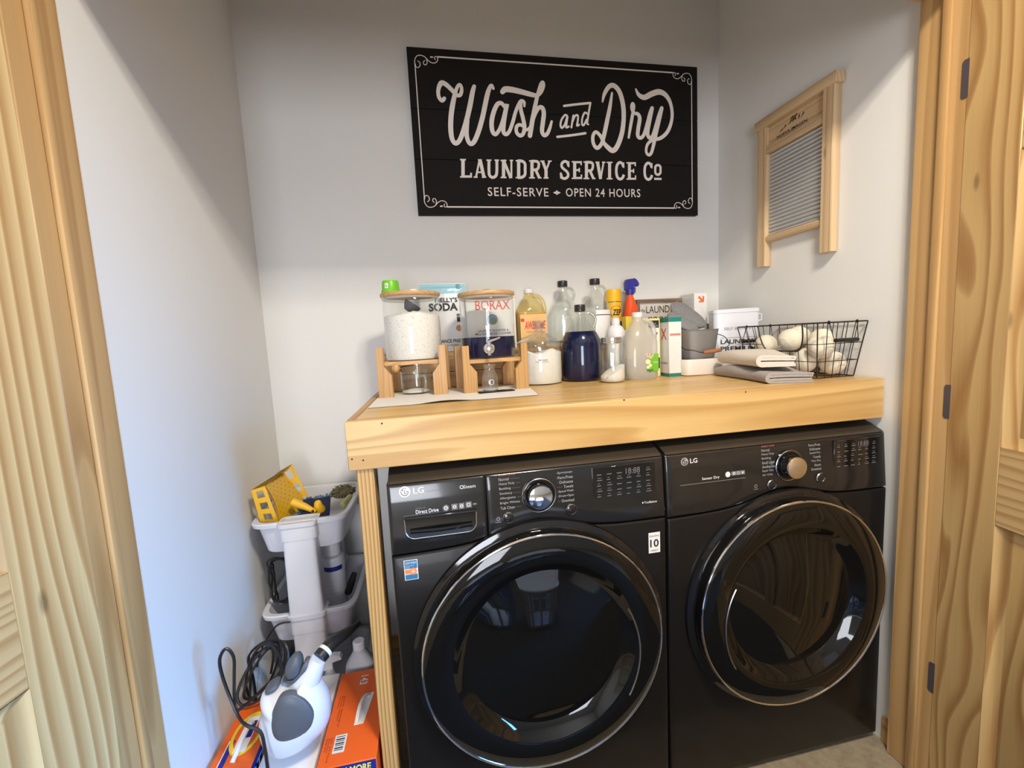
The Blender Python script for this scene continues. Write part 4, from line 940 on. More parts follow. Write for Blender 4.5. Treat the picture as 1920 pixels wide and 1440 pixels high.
text('AWESOME', (-.036, .048, .068, .100), f, M_RED, o, .0012, bold=.03, shear=.3, world=False); text('Cleaner & Degreaser', (-.03, .046, .055, .063), f, M_RED, o, .0012, world=False)
# aerosol can
xz = at(1151, 600, y=-.036).x
o = thing('aerosol_can', 'aerosol can with a yellow cap and blue lower label behind the growlers', 'can', (xz, -.036, RZ))
part('can', MB().lathe([(0, 0), (.031, 0), (.033, .003), (.033, .158), (.031, .166)], 36, cap=False), mat('zep_blue', (.05, .13, .30), .3, .3), o, world=False)
part('cap', MB().lathe([(0, .166), (.0335, .166), (.0335, .168), (.0315, .212), (.030, .216), (0, .216)], 36), mat('cap_yellow', (.85, .48, .01), .4), o, world=False)
m_ = cyl((0, 0, 0), .0333, R(-140)); part('label', MB().quad(m_, -.02, .075, .085, .163, .0003, 18), mat('cap_yellow', (.85, .48, .01)), o, world=False, flat=True)
part('print', MB().add([m_(.028+.026*math.cos(2*PI*i/28), .122+.028*math.sin(2*PI*i/28), .0008) for i in range(28)], [tuple(range(28))]), M_NAVY, o, world=False, flat=True)
part('print', MB().add([m_(.028+.023*math.cos(2*PI*i/28), .122+.025*math.sin(2*PI*i/28), .0011) for i in range(28)], [tuple(range(28))]), mat('cap_yellow', (.85, .48, .01)), o, world=False, flat=True)
text('ZEP', (.010, .048, .110, .134), m_, M_INK, o, .0016, bold=.03, shear=.2, world=False)
# spray bottle
xs_ = at(1183, 600, y=-.075).x
o = thing('spray_bottle', 'orange spray bottle with a blue trigger head', 'spray bottle', (xs_, -.075, RZ))
part('bottle', MB().loft([(0, .030, .022, 2.6, 0, 0), (.004, .033, .025, 2.6, 0, 0), (.06, .034, .025, 2.6, 0, 0), (.10, .031, .024, 2.4, .001, 0), (.135, .026, .021, 2.2, .002, 0), (.165, .019, .017, 2, 0, 0), (.182, .0125, .0125, 2, -.002, 0), (.192, .0125, .0125, 2, -.002, 0)], 32), mat('orange_plastic', (.80, .09, .012), .22), o, world=False)
M_BLUEP = mat('blue_plastic', (.02, .025, .28), .35)
part('collar', MB().lathe([(0, .190), (.0165, .190), (.017, .192), (.0165, .212), (.012, .216), (0, .216)], 24, M=Matrix.Translation((-.002, 0, 0))), M_BLUEP, o, world=False)
pol = [(-.022, .208), (-.024, .238), (-.018, .250), (.016, .254), (.026, .246), (.034, .232), (.030, .222), (.018, .229), (.008, .226), (.012, .208)]
part('trigger_head', MB().prism(pol, lambda u, v, d: Vector((u, d, v)), -.011, .011), M_BLUEP, o, world=False)
part('trigger', MB().tube([(.014, 0, .228), (.020, 0, .214), (.018, 0, .196)], .004, 8), M_BLUEP, o, world=False)
m_ = fl((0, -.0256, 0), (1, 0, 0), (0, 0, 1), (0, -1, 0)); part('label', MB().quad(m_, -.022, -.004, .025, .062, .0008), M_NAVY, o, world=False, flat=True)
# mason jar
c = (.428, -.332, Z); o = thing('mason_jar', 'small mason jar with a metal band and heaped white powder', 'jar', c)
part('glass', MB().lathe([(0, .001), (.036, .001), (.041, .006), (.0425, .018), (.0425, .100), (.040, .116), (.034, .126), (.032, .132), (.032, .150)], 40, M=Matrix.Translation(c), cap=False), GLASS2, o)
part('lid_band', MB().lathe([(.0335, .133), (.0350, .134), (.0345, .138), (.0355, .140), (.0345, .144), (.0355, .147), (.0345, .154), (.030, .155), (0, .155)], 40, M=Matrix.Translation(c), cap=False), M_SATIN, o)
mb = MB().lathe([(0, .003), (.035, .003), (.0395, .008), (.0410, .018), (.0410, .036), (.03, .042), (0, .044)], 32, M=Matrix.Translation(c))
for v in mb.v:
    if v.z > Z+.030: v.z += (v.x-c[0])*.55+.002*math.sin(v.y*200)
part('powder', mb, M_WPOW, o)
# white bottle
xb = at(1155, 640, y=-.215).x
c = (xb, -.215, Z); o = thing('white_bottle', 'plain white plastic bottle behind the mason jar', 'bottle', c)
part('bottle', MB().lathe([(0, 0), (.032, 0), (.035, .004), (.0355, .01), (.0355, .155), (.033, .175), (.025, .190), (.016, .197), (.014, .200), (.014, .203)], 36, M=Matrix.Translation(c)), M_WHITEPL, o)
part('cap', MB().lathe([(0, .2005), (.0155, .2005), (.016, .203), (.0135, .222), (.011, .224), (0, .224)], 24, M=Matrix.Translation(c)), M_WHITEPL, o)
# vinegar jug
o = jug('vinegar_jug', 'cloudy plastic vinegar jug with a green label', (.546, -.298, Z), .060, .050, .237, .075, glass_mat('clear_liquid', (.9, .9, .88), 1.33, .15, (.7, .7, .66)), HAZY, M_WHITEPL, R(-6))
f = fl((0, -.0505, 0), (1, 0, 0), (0, 0, 1), (0, -1, 0))
part('label', MB().quad(f, .014, .050, .030, .090, .0006), mat('label_green', (.16, .45, .02), .5), o, world=False, flat=True)
mb = MB()
for u, v, r_ in ((.012, .063, .009), (.020, .050, .006), (.012, .044, .006)): mb.disc(f, u, v, r_, .0010, 16)
part('print', mb, mat('cucumber', (.70, .75, .42), .5), o, world=False, flat=True, kind='stuff')
mb = MB()
for u, v, a in ((.012, .080, 1.9), (.018, .078, 1.5), (.023, .076, 1.1)): mb.stroke([(u, v), (u+.016*math.cos(a), v+.012*math.sin(a))], .006, f, .0010)
part('print', mb, mat('radish', (.72, .45, .38), .5), o, world=False, flat=True, kind='stuff')
mb = MB()
for u, v, r_ in ((.012, .034, .005), (.020, .031, .005), (.027, .034, .004)): mb.disc(f, u, v, r_, .0010, 9)
part('print', mb, mat('leaf_green', (.05, .22, .03), .5), o, world=False, flat=True, kind='stuff'); text('VINEGAR', (.030, .048, .058, .063), f, M_CARD, o, .0010, world=False)
# cartons beside it
xa, xb = at(1172, 620, y=-.20).x, at(1200, 620, y=-.20).x
carton('yellow_carton', 'plain yellow carton behind the vinegar jug', ((xa+xb)/2, -.192, Z), xb-xa, .035, .228, 0, mat('yellow_card', (.78, .58, .05), .45))
xa, xb = at(1214, 640, y=-.275).x, at(1240.5, 640, y=-.275).x
o, f, l, t, r = carton('lint_carton', 'narrow white carton with yellow edges and a black badge', ((xa+xb)/2+.003, -.240, Z), xb-xa, .04, .215, 0, mat('pale_yellow_card', (.85, .72, .22), .45))
h = (xb-xa)/2; part('panel_print', MB().quad(f, -h+.003, h-.006, .012, .196, .0006), M_CARD, o, world=False, flat=True)
part('badge', MB().quad(f, -h+.010, h-.005, .180, .207, .0010), M_INK, o, world=False, flat=True); text('COLOR\nCATCHER', (-h+.014, h-.008, .184, .198), f, mat('violet_ink', (.35, .35, .75), .5), o, .0014, world=False)
part('print', MB().add([f(u, v, .0012) for u, v in ((-.002+.008, .160), (.006+.008, .164), (.014+.004, .160), (.011+.004, .155), (.009+.004, .156), (.009+.004, .148), (.001+.008, .148), (.001+.008, .156))], [tuple(range(8))]), M_INK, o, world=False, flat=True)
part('print', MB().quad(f, h-.008, h-.003, .03, .07, .0010), M_INK, o, world=False, flat=True)
xa = at(1254.5, 650, y=-.305).x; xb = at(1278, 650, y=-.305).x
o, f, l, t, r = carton('starch_carton', 'tall white carton with teal bands at top and bottom', ((xa+xb)/2, -.273, Z), xb-xa, .064, .216, R(0), M_CARD)
h = (xb-xa)/2; mb = MB()
for g, hh in ((f, h), (l, .032)): mb.quad(g, -hh, hh, .198, .2155, .0005).quad(g, -hh, hh, .0005, .012, .0005)
part('band', mb, M_TEAL, o, world=False, flat=True)
mb = MB()
for k in range(14): mb.quad(f, -h+.004, h-.006-.004*(k % 3), .030+k*.0072, .0312+k*.0072, .0005)
part('print', mb, M_PRINT, o, world=False, flat=True, kind='stuff'); part('print', MB().quad(f, -h+.004, h-.004, .148, .156, .0005), mat('rose_print', (.6, .25, .22), .5), o, world=False, flat=True)
text('X', (-.020, .016, .135, .176), l, M_RED, o, .0008, bold=.0, world=False); text('STAIN', (-.026, .02, .045, .052), l, M_INK, o, .0008, world=False)
# little framed sign
xa, xb = at(1196, 600, y=-.045).x, at(1283, 600, y=-.045).x
o = thing('framed_sign', 'small brown framed sign with laundry lettering behind the cartons', 'sign', ((xa+xb)/2, -.03, RZ))
h = (xb-xa)/2; M_FR = pine('frame_wood', 'X', (.26, .16, .11), (.17, .10, .065), across=30)
for a in ((-h, h, 0, .014), (-h, h, .158, .172)): part('frame_rail', MB().box(a[0], a[1], -.010, .010, a[2], a[3], .001), M_FR, o, world=False)
for a in ((-h, -h+.014), (h-.014, h)): part('frame_rail', MB().box(a[0], a[1], -.010, .010, .0142, .1578, .001), M_FR, o, world=False)
part('backing', MB().box(-h+.014, h-.014, 0, .006, .014, .158), mat('sign_paper', (.68, .64, .58), .7), o, world=False)
f = fl((0, -.0002, 0), (1, 0, 0), (0, 0, 1), (0, -1, 0)); text('the', (-h+.022, -h+.042, .118, .134), f, M_INK, o, .0006, shear=.3, world=False); text('LAUNDRY', (-h+.046, h-.018, .114, .144), f, M_INK, o, .0006, bold=.0, world=False); text('room', (-h+.05, h-.05, .08, .098), f, M_INK, o, .0006, shear=.3, world=False)
# carton with arrow
xa, xb = at(1302, 600, y=-.125).x, at(1326, 600, y=-.125).x
o, f, l, t, r = carton('filter_carton', 'white carton with an orange arrow standing at the back corner', ((xa+xb)/2, -.072, RZ), xb-xa, .105, .183, R(0), M_CARD)
h = (xb-xa)/2; ar = [(-.008, .012), (.004, .0), (-.008, -.0), (-.004, -.012), (.016, -.012), (.016, .010), (.008, .008), (.008, .004), (-.002, .016)]
part('arrow', MB().stroke([(-.010, .168), (.008, .152)], .009, f, .0006, caps=False).stroke([(-.008, .148), (.0115, .148), (.0115, .170)], .008, f, .0009, caps=False), mat('arrow_orange', (.85, .16, .03), .5), o, world=False, flat=True)
part('print', MB().quad(f, .002, .004, .07, .13, .0006).quad(f, .009, .011, .08, .13, .0006), M_PRINT, o, world=False, flat=True)
part('print', MB().quad(l, -.05, .03, .135, .15, .0006).quad(l, -.05, .035, .155, .163, .0006), M_PRINT, o, world=False, flat=True)
# tray, bucket and pads
tx0, tx1, ty0, ty1 = .703, .868, -.342, -.176; c = ((tx0+tx1)/2, (ty0+ty1)/2, Z); hx, hy = (tx1-tx0)/2, (ty1-ty0)/2
solo('plastic_tub', MB().loft([(.0, hx-.008, hy-.008, 6, 0, 0), (.004, hx-.003, hy-.003, 6, 0, 0), (.058, hx, hy, 6, 0, 0), (.060, hx-.001, hy-.001, 6, 0, 0), (.058, hx-.003, hy-.003, 6, 0, 0), (.010, hx-.006, hy-.006, 6, 0, 0)], 48, M=Matrix.Translation(c)), mat('cream_tub', (.80, .74, .68), .35), 'shallow white plastic tub under the grey bucket', 'tub', c)
c = (.790, -.258, Z+.0115); o = thing('bucket', 'grey metal bucket with a wooden bail grip in the white tub', 'bucket', c)
part('pail', MB().loft([(.0, .060, .056, 2.2, 0, 0), (.002, .062, .058, 2.2, 0, 0), (.150, .086, .074, 2.2, 0, 0), (.152, .088, .076, 2.2, 0, 0), (.154, .086, .074, 2.2, 0, 0), (.150, .084, .072, 2.2, 0, 0), (.006, .060, .056, 2.2, 0, 0)], 48, M=Matrix.Translation(c)), mat('grey_enamel', (.24, .23, .22), .45, .2), o)
ea, eb = Vector((c[0]-.085, c[1]-.01, c[2]+.135)), Vector((c[0]+.088, c[1]-.01, c[2]+.135))
g1, g2 = at(1319, 661, y=-.355), at(1351, 656, y=-.355)
part('bail', MB().tube(smooth_pts([tuple(ea), (ea.x+.006, -.31, ea.z-.045), (ea.x+.03, -.345, g1.z+.008), tuple(g1), tuple(g2), (eb.x+.004, -.335, g2.z+.018), (eb.x+.010, -.30, g2.z+.045), tuple(eb)], 6), .0014, 6), M_DARKPL, o)
part('wooden_grip', MB().tube([g1+(g2-g1)*t for t in (0, .1, .5, .9, 1)], .006, 12, radii=[.005, .0068, .008, .0068, .005]), pine('grip_wood', 'X', (.46, .20, .08), (.34, .13, .05)), o)
M_FELT = mat('grey_felt', (.26, .26, .265), .95, bump=1.0, bscale=260, mottle=.3, mscale=150)
def pad(label, p0, p1, wd, th, roll, grp):
    p0, p1 = Vector(p0), Vector(p1); ax = (p1-p0); L = ax.length; ax.normalize()
    q = ax.to_track_quat('X', 'Z').to_matrix().to_4x4()
    Mx = Matrix.Translation((p0+p1)/2) @ q @ Matrix.Rotation(roll, 4, 'X')
    S = []
    for i in range(13):
        t = -1+2*i/12; S.append((t*L/2, wd/2*(max(0.02, 1-abs(t)**3.2))**.5*(1+.12*t), th/2*(max(.05, 1-abs(t)**6))**.5, 2.4, 0, 0))
    mb = MB().loft(S, 28, M=Mx @ Matrix.Rotation(PI/2, 4, 'Y'))
    solo('felt_slipper', mb, M_FELT, label, 'slipper', tuple((p0+p1)/2), grp)
pad('grey felt slipper leaning out of the bucket, upper one', at(1322, 612, y=-.220), at(1258, 570, y=-.165), .100, .026, R(55), 'grey slippers in the bucket')
pad('grey felt slipper leaning out of the bucket, lower one', at(1310, 622, y=-.280), at(1252, 588, y=-.232), .070, .022, R(55), 'grey slippers in the bucket')
# white tin
c = (.981, -.226, Z); o = thing('laundry_tin', 'white metal tin printed laundry premium service beside the right wall', 'tin', c, R(-25))
hx, hy = .081, .049
part('tin', MB().loft([(0, hx-.003, hy-.003, 9, 0, 0), (.003, hx, hy, 9, 0, 0), (.222, hx, hy, 9, 0, 0)], 48), mat('white_enamel', (.70, .71, .76), .25), o, world=False)
part('lid', MB().loft([(.2222, hx+.002, hy+.002, 9, 0, 0), (.235, hx+.002, hy+.002, 9, 0, 0), (.238, hx-.004, hy-.004, 9, 0, 0)], 48), MATS['white_enamel'], o, world=False)
part('side_handle', MB().tube([(hx-.002, -.02, .215), (hx+.013, -.02, .212), (hx+.013, -.02, .19), (hx-.002, -.02, .187)], .003, 8), MATS['white_enamel'], o, world=False)
f = fl((0, -hy-.0004, 0), (1, 0, 0), (0, 0, 1), (0, -1, 0))
text('SELF SERVICE', (-.042, .052, .158, .168), f, mat('grey_ink', (.2, .2, .22), .5), o, .0006, world=False)
for i, (tx, wd) in enumerate((('LAUNDRY', .062), ('PREMIUM', .062), ('SERVICE', .052))): text(tx, (-wd+.008, wd+.008, .105-i*.027, .122-i*.027), f, M_INK, o, .0006, bold=.02, world=False)
part('print', MB().quad(f, -.054, .070, .128, .1288, .0006), M_INK, o, world=False, flat=True); part('print', MB().quad(f, -.054, .070, .045, .0458, .0006), M_INK, o, world=False, flat=True)
c = (.965, -.10, RZ); solo('tan_cloth', MB().loft([(0, .035, .03, 2.4, 0, 0), (.015, .04, .034, 2.4, 0, 0), (.04, .036, .03, 2.2, .003, 0), (.055, .02, .018, 2, 0, 0), (.058, .008, .008, 2, 0, 0)], 24, M=Matrix.Translation(c)), mat('tan_cloth', (.32, .24, .15), .9, bump=1, bscale=90), 'small tan cloth bundle behind the white tin', 'cloth', c)

# wire basket with wool balls
o = thing('wire_basket', 'dark wire basket of wool dryer balls at the right end of the counter', 'basket', (.99, -.51, Z))
M_WIRE = mat('dark_wire', (.035, .022, .018), .4, .6)
T_ = [(.903, -.676), (1.076, -.676), (1.076, -.350), (.903, -.350)]; B_ = [(.934, -.648), (1.064, -.648), (1.064, -.380), (.934, -.380)]
zt, zb = 1.274, Z+.004
def lerp2(i, t, h):
    j = (i+1) % 4; a = Vector(T_[i]+(zt,))*(1-t)+Vector(T_[j]+(zt,))*t; b = Vector(B_[i]+(zb,))*(1-t)+Vector(B_[j]+(zb,))*t
    return b*(1-h)+a*h
def ring(h, r): return MB().tube([lerp2(i, t, h) for i in range(4) for t in (0.02, .25, .5, .75, .98)], r, 6, closed=True)
part('rim', ring(1.0, .0024), M_WIRE, o)
part('base_ring', ring(0.0, .0018), M_WIRE, o)
u0, u1 = .30, .84                                # scoop on the long left side (side 3: back to front)
for h in (.62, .30):
    if h > .5:
        q = [lerp2(3, u1, h)]+[lerp2(3, 1.0, h)]+[lerp2(0, t, h) for t in (.5, 1)]+[lerp2(1, t, h) for t in (.5, 1)]+[lerp2(2, t, h) for t in (.5, 1)]+[lerp2(3, u0, h)]
        part('hoop', MB().tube(q, .0012, 6), M_WIRE, o)
    else: part('hoop', ring(h, .0012), M_WIRE, o)
for i, n_ in ((0, 5), (1, 9), (2, 5), (3, 9)):
    for k in range(n_):
        t = k/n_; top = 1.0
        if i == 3 and u0 < t < u1: top = .50
        part('upright', MB().tube([lerp2(i, t, 0), lerp2(i, t, top)], .0012 if k else .0018, 6), M_WIRE, o)
part('scoop_edge', MB().tube(smooth_pts([tuple(lerp2(3, a, b)) for a, b in ((u0, 1), (u0, .75), (u0+.03, .56), (u0+.09, .50), (.57, .49), (u1-.09, .50), (u1-.03, .56), (u1, .75), (u1, 1))], 4), .0022, 6), M_WIRE, o)
for k in range(1, 6): 
    y_ = -.648+.268*k/6; part('floor_wire', MB().tube([(.934, y_, zb), (1.064, y_, zb)], .0012, 6), M_WIRE, o)
for i in (0, 2):
    a, b = lerp2(i, .22, 1), lerp2(i, .78, 1); dn = Vector((0, -.012 if i == 0 else .012, -.052))
    h = part('handle', MB().tube([a+Vector((0, 0, .003)), a+dn*.5+Vector((.004, 0, 0)), a+dn+Vector((.008, 0, 0)), b+dn-Vector((.008, 0, 0)), b+dn*.5-Vector((.004, 0, 0)), b+Vector((0, 0, .003))], .0014, 6), M_WIRE, o)
    part('grip', MB().tube([a+dn+Vector((.010, 0, 0)), b+dn-Vector((.010, 0, 0))], .006, 10), M_DARKPL, h)
    for q in (a, b): part('hook', MB().tube([q+Vector((0, .004*math.cos(t), .004*math.sin(t))) for t in [2*PI*k/10 for k in range(10)]], .0015, 6, closed=True), M_WIRE, o)
M_WOOL = mat('wool', (.76, .70, .56), .98, bump=.9, bscale=110, sheen=.3)
RB = .0365
bm = bmesh.new(); bmesh.ops.create_icosphere(bm, subdivisions=4, radius=RB-.0008)
ballmb = MB().bm(bm)
for v in ballmb.v: v *= 1+.010*math.sin(v.x*130)*math.sin(v.y*110+2)-.008
bl = [('front right corner of the basket floor', 1.028, -.610), ('front left of the basket floor', .970, -.566), ('middle right of the basket floor', 1.028, -.522), ('middle left of the basket floor', .970, -.478), ('back right of the basket floor', 1.028, -.434), ('raised at the rear left corner', .968, -.410),
      ('raised at the front left corner', .972, -.622), ('upper layer by the front grip', 1.034, -.566), ('upper layer beside the scoop', .962, -.522), ('upper layer against the wall side', 1.034, -.478)]
b0 = None; placed = []
for lb, x, y in bl:
    z_ = Z+.0065+RB
    for (a, b, c) in placed:
        d2 = (a-x)**2+(b-y)**2
        if d2 < 4*RB*RB: z_ = max(z_, c+math.sqrt(4*RB*RB-d2)+.0003)
    placed.append((x, y, z_))
    if b0 is None: b0 = link('wool_ball', ballmb, M_WOOL); b_ = b0
    else: b_ = b0.copy(); col.objects.link(b_)
    b_.location = (x, y, z_); b_.rotation_euler = (random.random()*6, random.random()*6, 0); tag(b_, 'cream wool dryer ball, '+lb, 'ball', 'wool dryer balls in the wire basket')

# folded towels
def towel(name, label, c, rz, W, L, rads, th, m, z0):
    o = thing(name, label, 'towel', (c[0], c[1], z0), rz, 'folded towels')
    H = 2*rads[0]+th; path = []                 # nested folds: each wraps round the left side
    for q, r_ in enumerate(rads):
        bot = [(W/2-(W-H/2)*i/8-q*.004, H/2-r_) for i in range(9)]
        xl = bot[-1][0]; turn = [(xl-r_*math.sin(PI*k/8), H/2-r_*math.cos(PI*k/8)) for k in range(1, 8)]
        top = [(x, H/2+r_) for x, z in reversed(bot)]
        seg = bot+turn+top
        if q % 2: seg = seg[::-1]
        path += seg
    n = len(path); vs_, fs = [], []; ny = 14
    for j in range(ny+1):
        y = -L/2+L*j/ny
        for s_ in (-1, 1):
            for k in range(n):
                a = path[max(0, k-1)]; b = path[min(n-1, k+1)]; tx, tz = b[0]-a[0], b[1]-a[1]; l_ = math.hypot(tx, tz) or 1
                x = path[k][0]-tz/l_*s_*th/2; z = path[k][1]+tx/l_*s_*th/2
                sag = .006*math.sin(y*18+1)*(z/H)+.004*math.sin(y*31+x*20)*(z/H); x += .005*math.sin(y*14+2)
                vs_.append((x, y+.006*math.sin(x*25+3)*(1 if abs(j-ny/2) > ny/2-1 else .3), max(.0003, z+sag*(1 if z > th else 0))))
    for j in range(ny):
        for s_ in range(2):
            for k in range(n-1):
                a = j*2*n+s_*n+k; b = a+2*n; fs.append((a, a+1, b+1, b) if s_ else (a, b, b+1, a+1))
        for k in (0, n-1): a = j*2*n+k; fs.append((a, a+n, a+3*n, a+2*n))
    for j in (0, ny):
        for k in range(n-1): a = j*2*n+k; fs.append((a, a+1, a+n+1, a+n))
    part('cloth', MB().add(vs_, fs), m, o, world=False, ang=70)
    return H
hgt = towel('folded_towel', 'folded grey towel at the bottom of the towel pile', (.838, -.530), R(-9), .132, .290, [.0135, .0052], .0075, mat('towel_grey', (.36, .33, .32), .95, bump=.8, bscale=260), Z)
towel('folded_towel', 'folded cream towel on top of the grey towel', (.834, -.510), R(-11), .110, .235, [.0150, .0060], .0085, mat('towel_cream', (.66, .60, .53), .95, bump=1.0, bscale=220), Z+hgt+.0095)

# ------------------------------------------------------------------ left of the washer
M_CART = mat('cart_white', (.72, .72, .76), .35)
o = thing('utility_cart', 'white plastic tiered utility cart in the left corner', 'cart', (-.613, -.197, 0))
cx, cy, hx, hy = -.619, -.197, .136, .165
def tray(z):
    secs = [(z-.105, hx-.024, hy-.024), (z-.100, hx-.020, hy-.020), (z-.016, hx-.004, hy-.004), (z-.014, hx+.008, hy+.008), (z-.003, hx+.010, hy+.010), (z, hx+.007, hy+.007), (z-.001, hx-.006, hy-.006), (z-.095, hx-.024, hy-.024)]
    return MB().loft([(a, b, c, 7, cx, cy) for a, b, c in secs], 56)
for z in (.757, .462, .16): part('tray', tray(z), M_CART, o, ang=30)
for sy in (-1, 1):
    yy = cy+sy*(hy-.006)
    part('column', MB().loft([(.055, .046, .024, 6, cx, yy), (.45, .047, .026, 6, cx, yy), (.448, .050, .029, 6, cx, yy), (.70 if sy < 0 else .655, .047, .025, 6, cx, yy)], 32), M_CART, o, ang=30)
    if sy < 0: part('column_cap', MB().loft([(.700, .049, .027, 6, cx, yy), (.742, .050, .028, 6, cx, yy), (.744, .055, .033, 6, cx, yy), (.757, .057, .034, 6, cx, yy), (.757, .052, .029, 6, cx, yy), (.700, .052, .025, 6, cx, yy)], 32), M_CART, o, ang=30)
    part('column_cap', MB().loft([(.400, .049, .0275, 6, cx, yy), (.446, .050, .028, 6, cx, yy), (.448, .055, .033, 6, cx, yy), (.462, .057, .034, 6, cx, yy), (.463, .052, .027, 6, cx, yy)], 32), M_CART, o, ang=30)
for sx in (-1, 1):
    for sy in (-1, 1): part('caster', MB().lathe([(0, -.010), (.026, -.010), (.027, -.006), (.027, .006), (.026, .010), (0, .010)], 20, M=Matrix.Translation((cx+sx*.10, cy+sy*.12, .027)) @ Matrix.Rotation(PI/2, 4, 'Y')), M_DARKPL, o)
# yellow wringer basket
M_WR = mat('yellow_plastic', (.80, .46, .015), .38)
o = thing('mop_wringer', 'yellow perforated mop wringer tilted on the cart top', 'wringer', tuple(at(525, 970, y=-.26)))
A_, B2, C_, D_ = at(497, 912, y=-.31), at(522, 978, y=-.31), at(577, 950, y=-.16), at(522, 885, y=-.16)
A1, B1 = at(471, 920, y=-.325), at(488, 979, y=-.325)
D1, C1 = at(547, 871, y=-.145), at(587, 948, y=-.150)
def panel(P00, P10, P11, P01, th):
    n = (P10-P00).cross(P01-P00).normalized()
    return lambda u, v, d=0.0: (P00*(1-u)+P10*u)*(1-v)+(P01*(1-u)+P11*u)*v+n*d
def bowed(f, k): return lambda u, v, d=0.0: f(u, v, d-k*4*v*(1-v))
pf_ = bowed(panel(A_, D_, C_, B2, 0), .008)
mb = MB(); mb.quad(pf_, 0, 1, 0, 1, .0015, 8, 10); mb.quad(pf_, 0, 1, 0, 1, -.0015, 8, 10); part('base_plate', mb, M_WR, o)
mb = MB()
for i in range(9):
    for j in range(12): mb.disc(pf_, .08+.105*i, .06+.08*j, .018, .0022, 6) if (i+j) % 2 == 0 else mb.disc(pf_, .08+.105*i, .06+.08*j, .015, -.0022, 6)
part('perforation', mb, mat('wringer_dark', (.35, .17, .01), .6), o, flat=True, kind='stuff')
def lattice(f, ncell):
    mb = MB()
    def bar(u0, u1, v0, v1, n_): 
        for k in range(n_):
            a, b = v0+(v1-v0)*k/n_, v0+(v1-v0)*(k+1)/n_
            mb.prism([(u0, a), (u1, a), (u1, b), (u0, b)], f, -.002, .002)
    bar(0, .28, 0, 1, 8); bar(.76, 1, 0, 1, 8)
    for k in range(ncell+1):
        c_ = k/ncell; bar(.28, .76, max(0, c_-.07), min(1, c_+.07), 1)
    return mb
part('side_wall', lattice(bowed(panel(A1, A_, B2, B1, 0), .006), 3), M_WR, o)
part('side_wall', lattice(bowed(panel(D_, D1, C1, C_, 0), -.006), 3), M_WR, o)
part('end_wall', MB().prism([(0, 0), (1, 0), (1, 1), (0, 1)], panel(A1, D1, D_, A_, 0), -.0015, .0015), M_WR, o)
# flat mop head
mc = at(590, 964, y=-.25); mc.z += .014
o = thing('flat_mop', 'navy flat mop with blue fringe and yellow swivel joint on the cart', 'mop', tuple(mc))
M_NV = mat('navy_fabric', (.012, .02, .06), .9)
Mm = Matrix.Translation(mc) @ Matrix.Rotation(R(8), 4, 'Z') @ Matrix.Rotation(R(20), 4, 'X')
part('plate', MB().box(-.036, .048, -.052, .052, -.010, .008, .004, 2, M=Mm), M_NV, o)
part('pocket', MB().box(-.034, -.006, -.040, .045, .008, .022, .006, 2, M=Mm @ Matrix.Rotation(R(-8), 4, 'Y')), M_NV, o)
mb = MB(); rn = random.Random(9)
for k in range(46):
    t = k/45
    if t < .5: p0 = Vector((-.036, -.05+.10*t*2, -.004+rn.uniform(-.004, .012))); dr_ = Vector((-1, rn.uniform(-.6, .6), rn.uniform(-.2, .9)))
    else: p0 = Vector((-.036+.084*(t-.5)*2, .052, -.002+rn.uniform(-.004, .01))); dr_ = Vector((rn.uniform(-.6, .6), 1, rn.uniform(-.1, .9)))
    dr_.normalize(); l_ = rn.uniform(.010, .017)
    mb.tube([Mm @ p0, Mm @ (p0+dr_*l_*.6), Mm @ (p0+dr_*l_+Vector((0, 0, -.004)))], .004, 6, radii=[.0042, .0045, .003])
part('fringe', mb, mat('fringe_blue', (.10, .17, .26), .95), o, kind='stuff')
part('swivel_base', MB().lathe([(0, .008), (.020, .008), (.019, .014), (.014, .022), (.011, .038), (.008, .042), (0, .043)], 20, M=Mm @ Matrix.Translation((.016, -.012, 0))), M_WR, o)
part('pole_socket', MB().tube([at(592, 960, y=-.290), at(572, 950, y=-.280), at(548, 941, y=-.275)], .011, 14, radii=[.007, .011, .0135]), M_WR, o)
part('joint_pin', MB().tube([at(586, 958, y=-.30), at(592, 963, y=-.27)], .004, 8), M_DARKPL, o)
# duster
q0, q1 = at(643, 960, y=-.255), at(658, 944, y=-.19); q0.z += .024; q1.z += .026
o = thing('duster', 'olive green fluffy duster with a pale green handle on the cart', 'duster', tuple(q0))
part('handle', MB().tube([q0, q0+(q1-q0)*.1, q0+(q1-q0)*.5, q1], .009, 14, radii=[.0085, .0105, .0105, .009]), mat('pale_green', (.48, .50, .16), .45), o)
mb = MB(); rn = random.Random(11); fc = at(644, 934, y=-.15); fc.z += .02
mb.loft([(-.012, .030, .024, 2, 0, 0), (0, .038, .030, 2, 0, 0), (.014, .026, .022, 2, .006, 0), (.022, .006, .006, 2, .01, 0)], 20, M=Matrix.Translation(fc))
for k in range(90):
    a = rn.uniform(0, 2*PI); e = rn.uniform(-.1, 1.3); dr_ = Vector((math.cos(a)*math.cos(e), math.sin(a)*math.cos(e), math.sin(e))); p0 = fc+Vector((dr_.x*.030, dr_.y*.024, dr_.z*.014))
    mb.tube([p0, p0+dr_*.010, p0+dr_*.016+Vector((rn.uniform(-.006, .006), 0, -.003))], .004, 5, radii=[.004, .0038, .002])
part('fluff', mb, mat('olive_fluff', (.16, .14, .07), .98), o, kind='stuff')
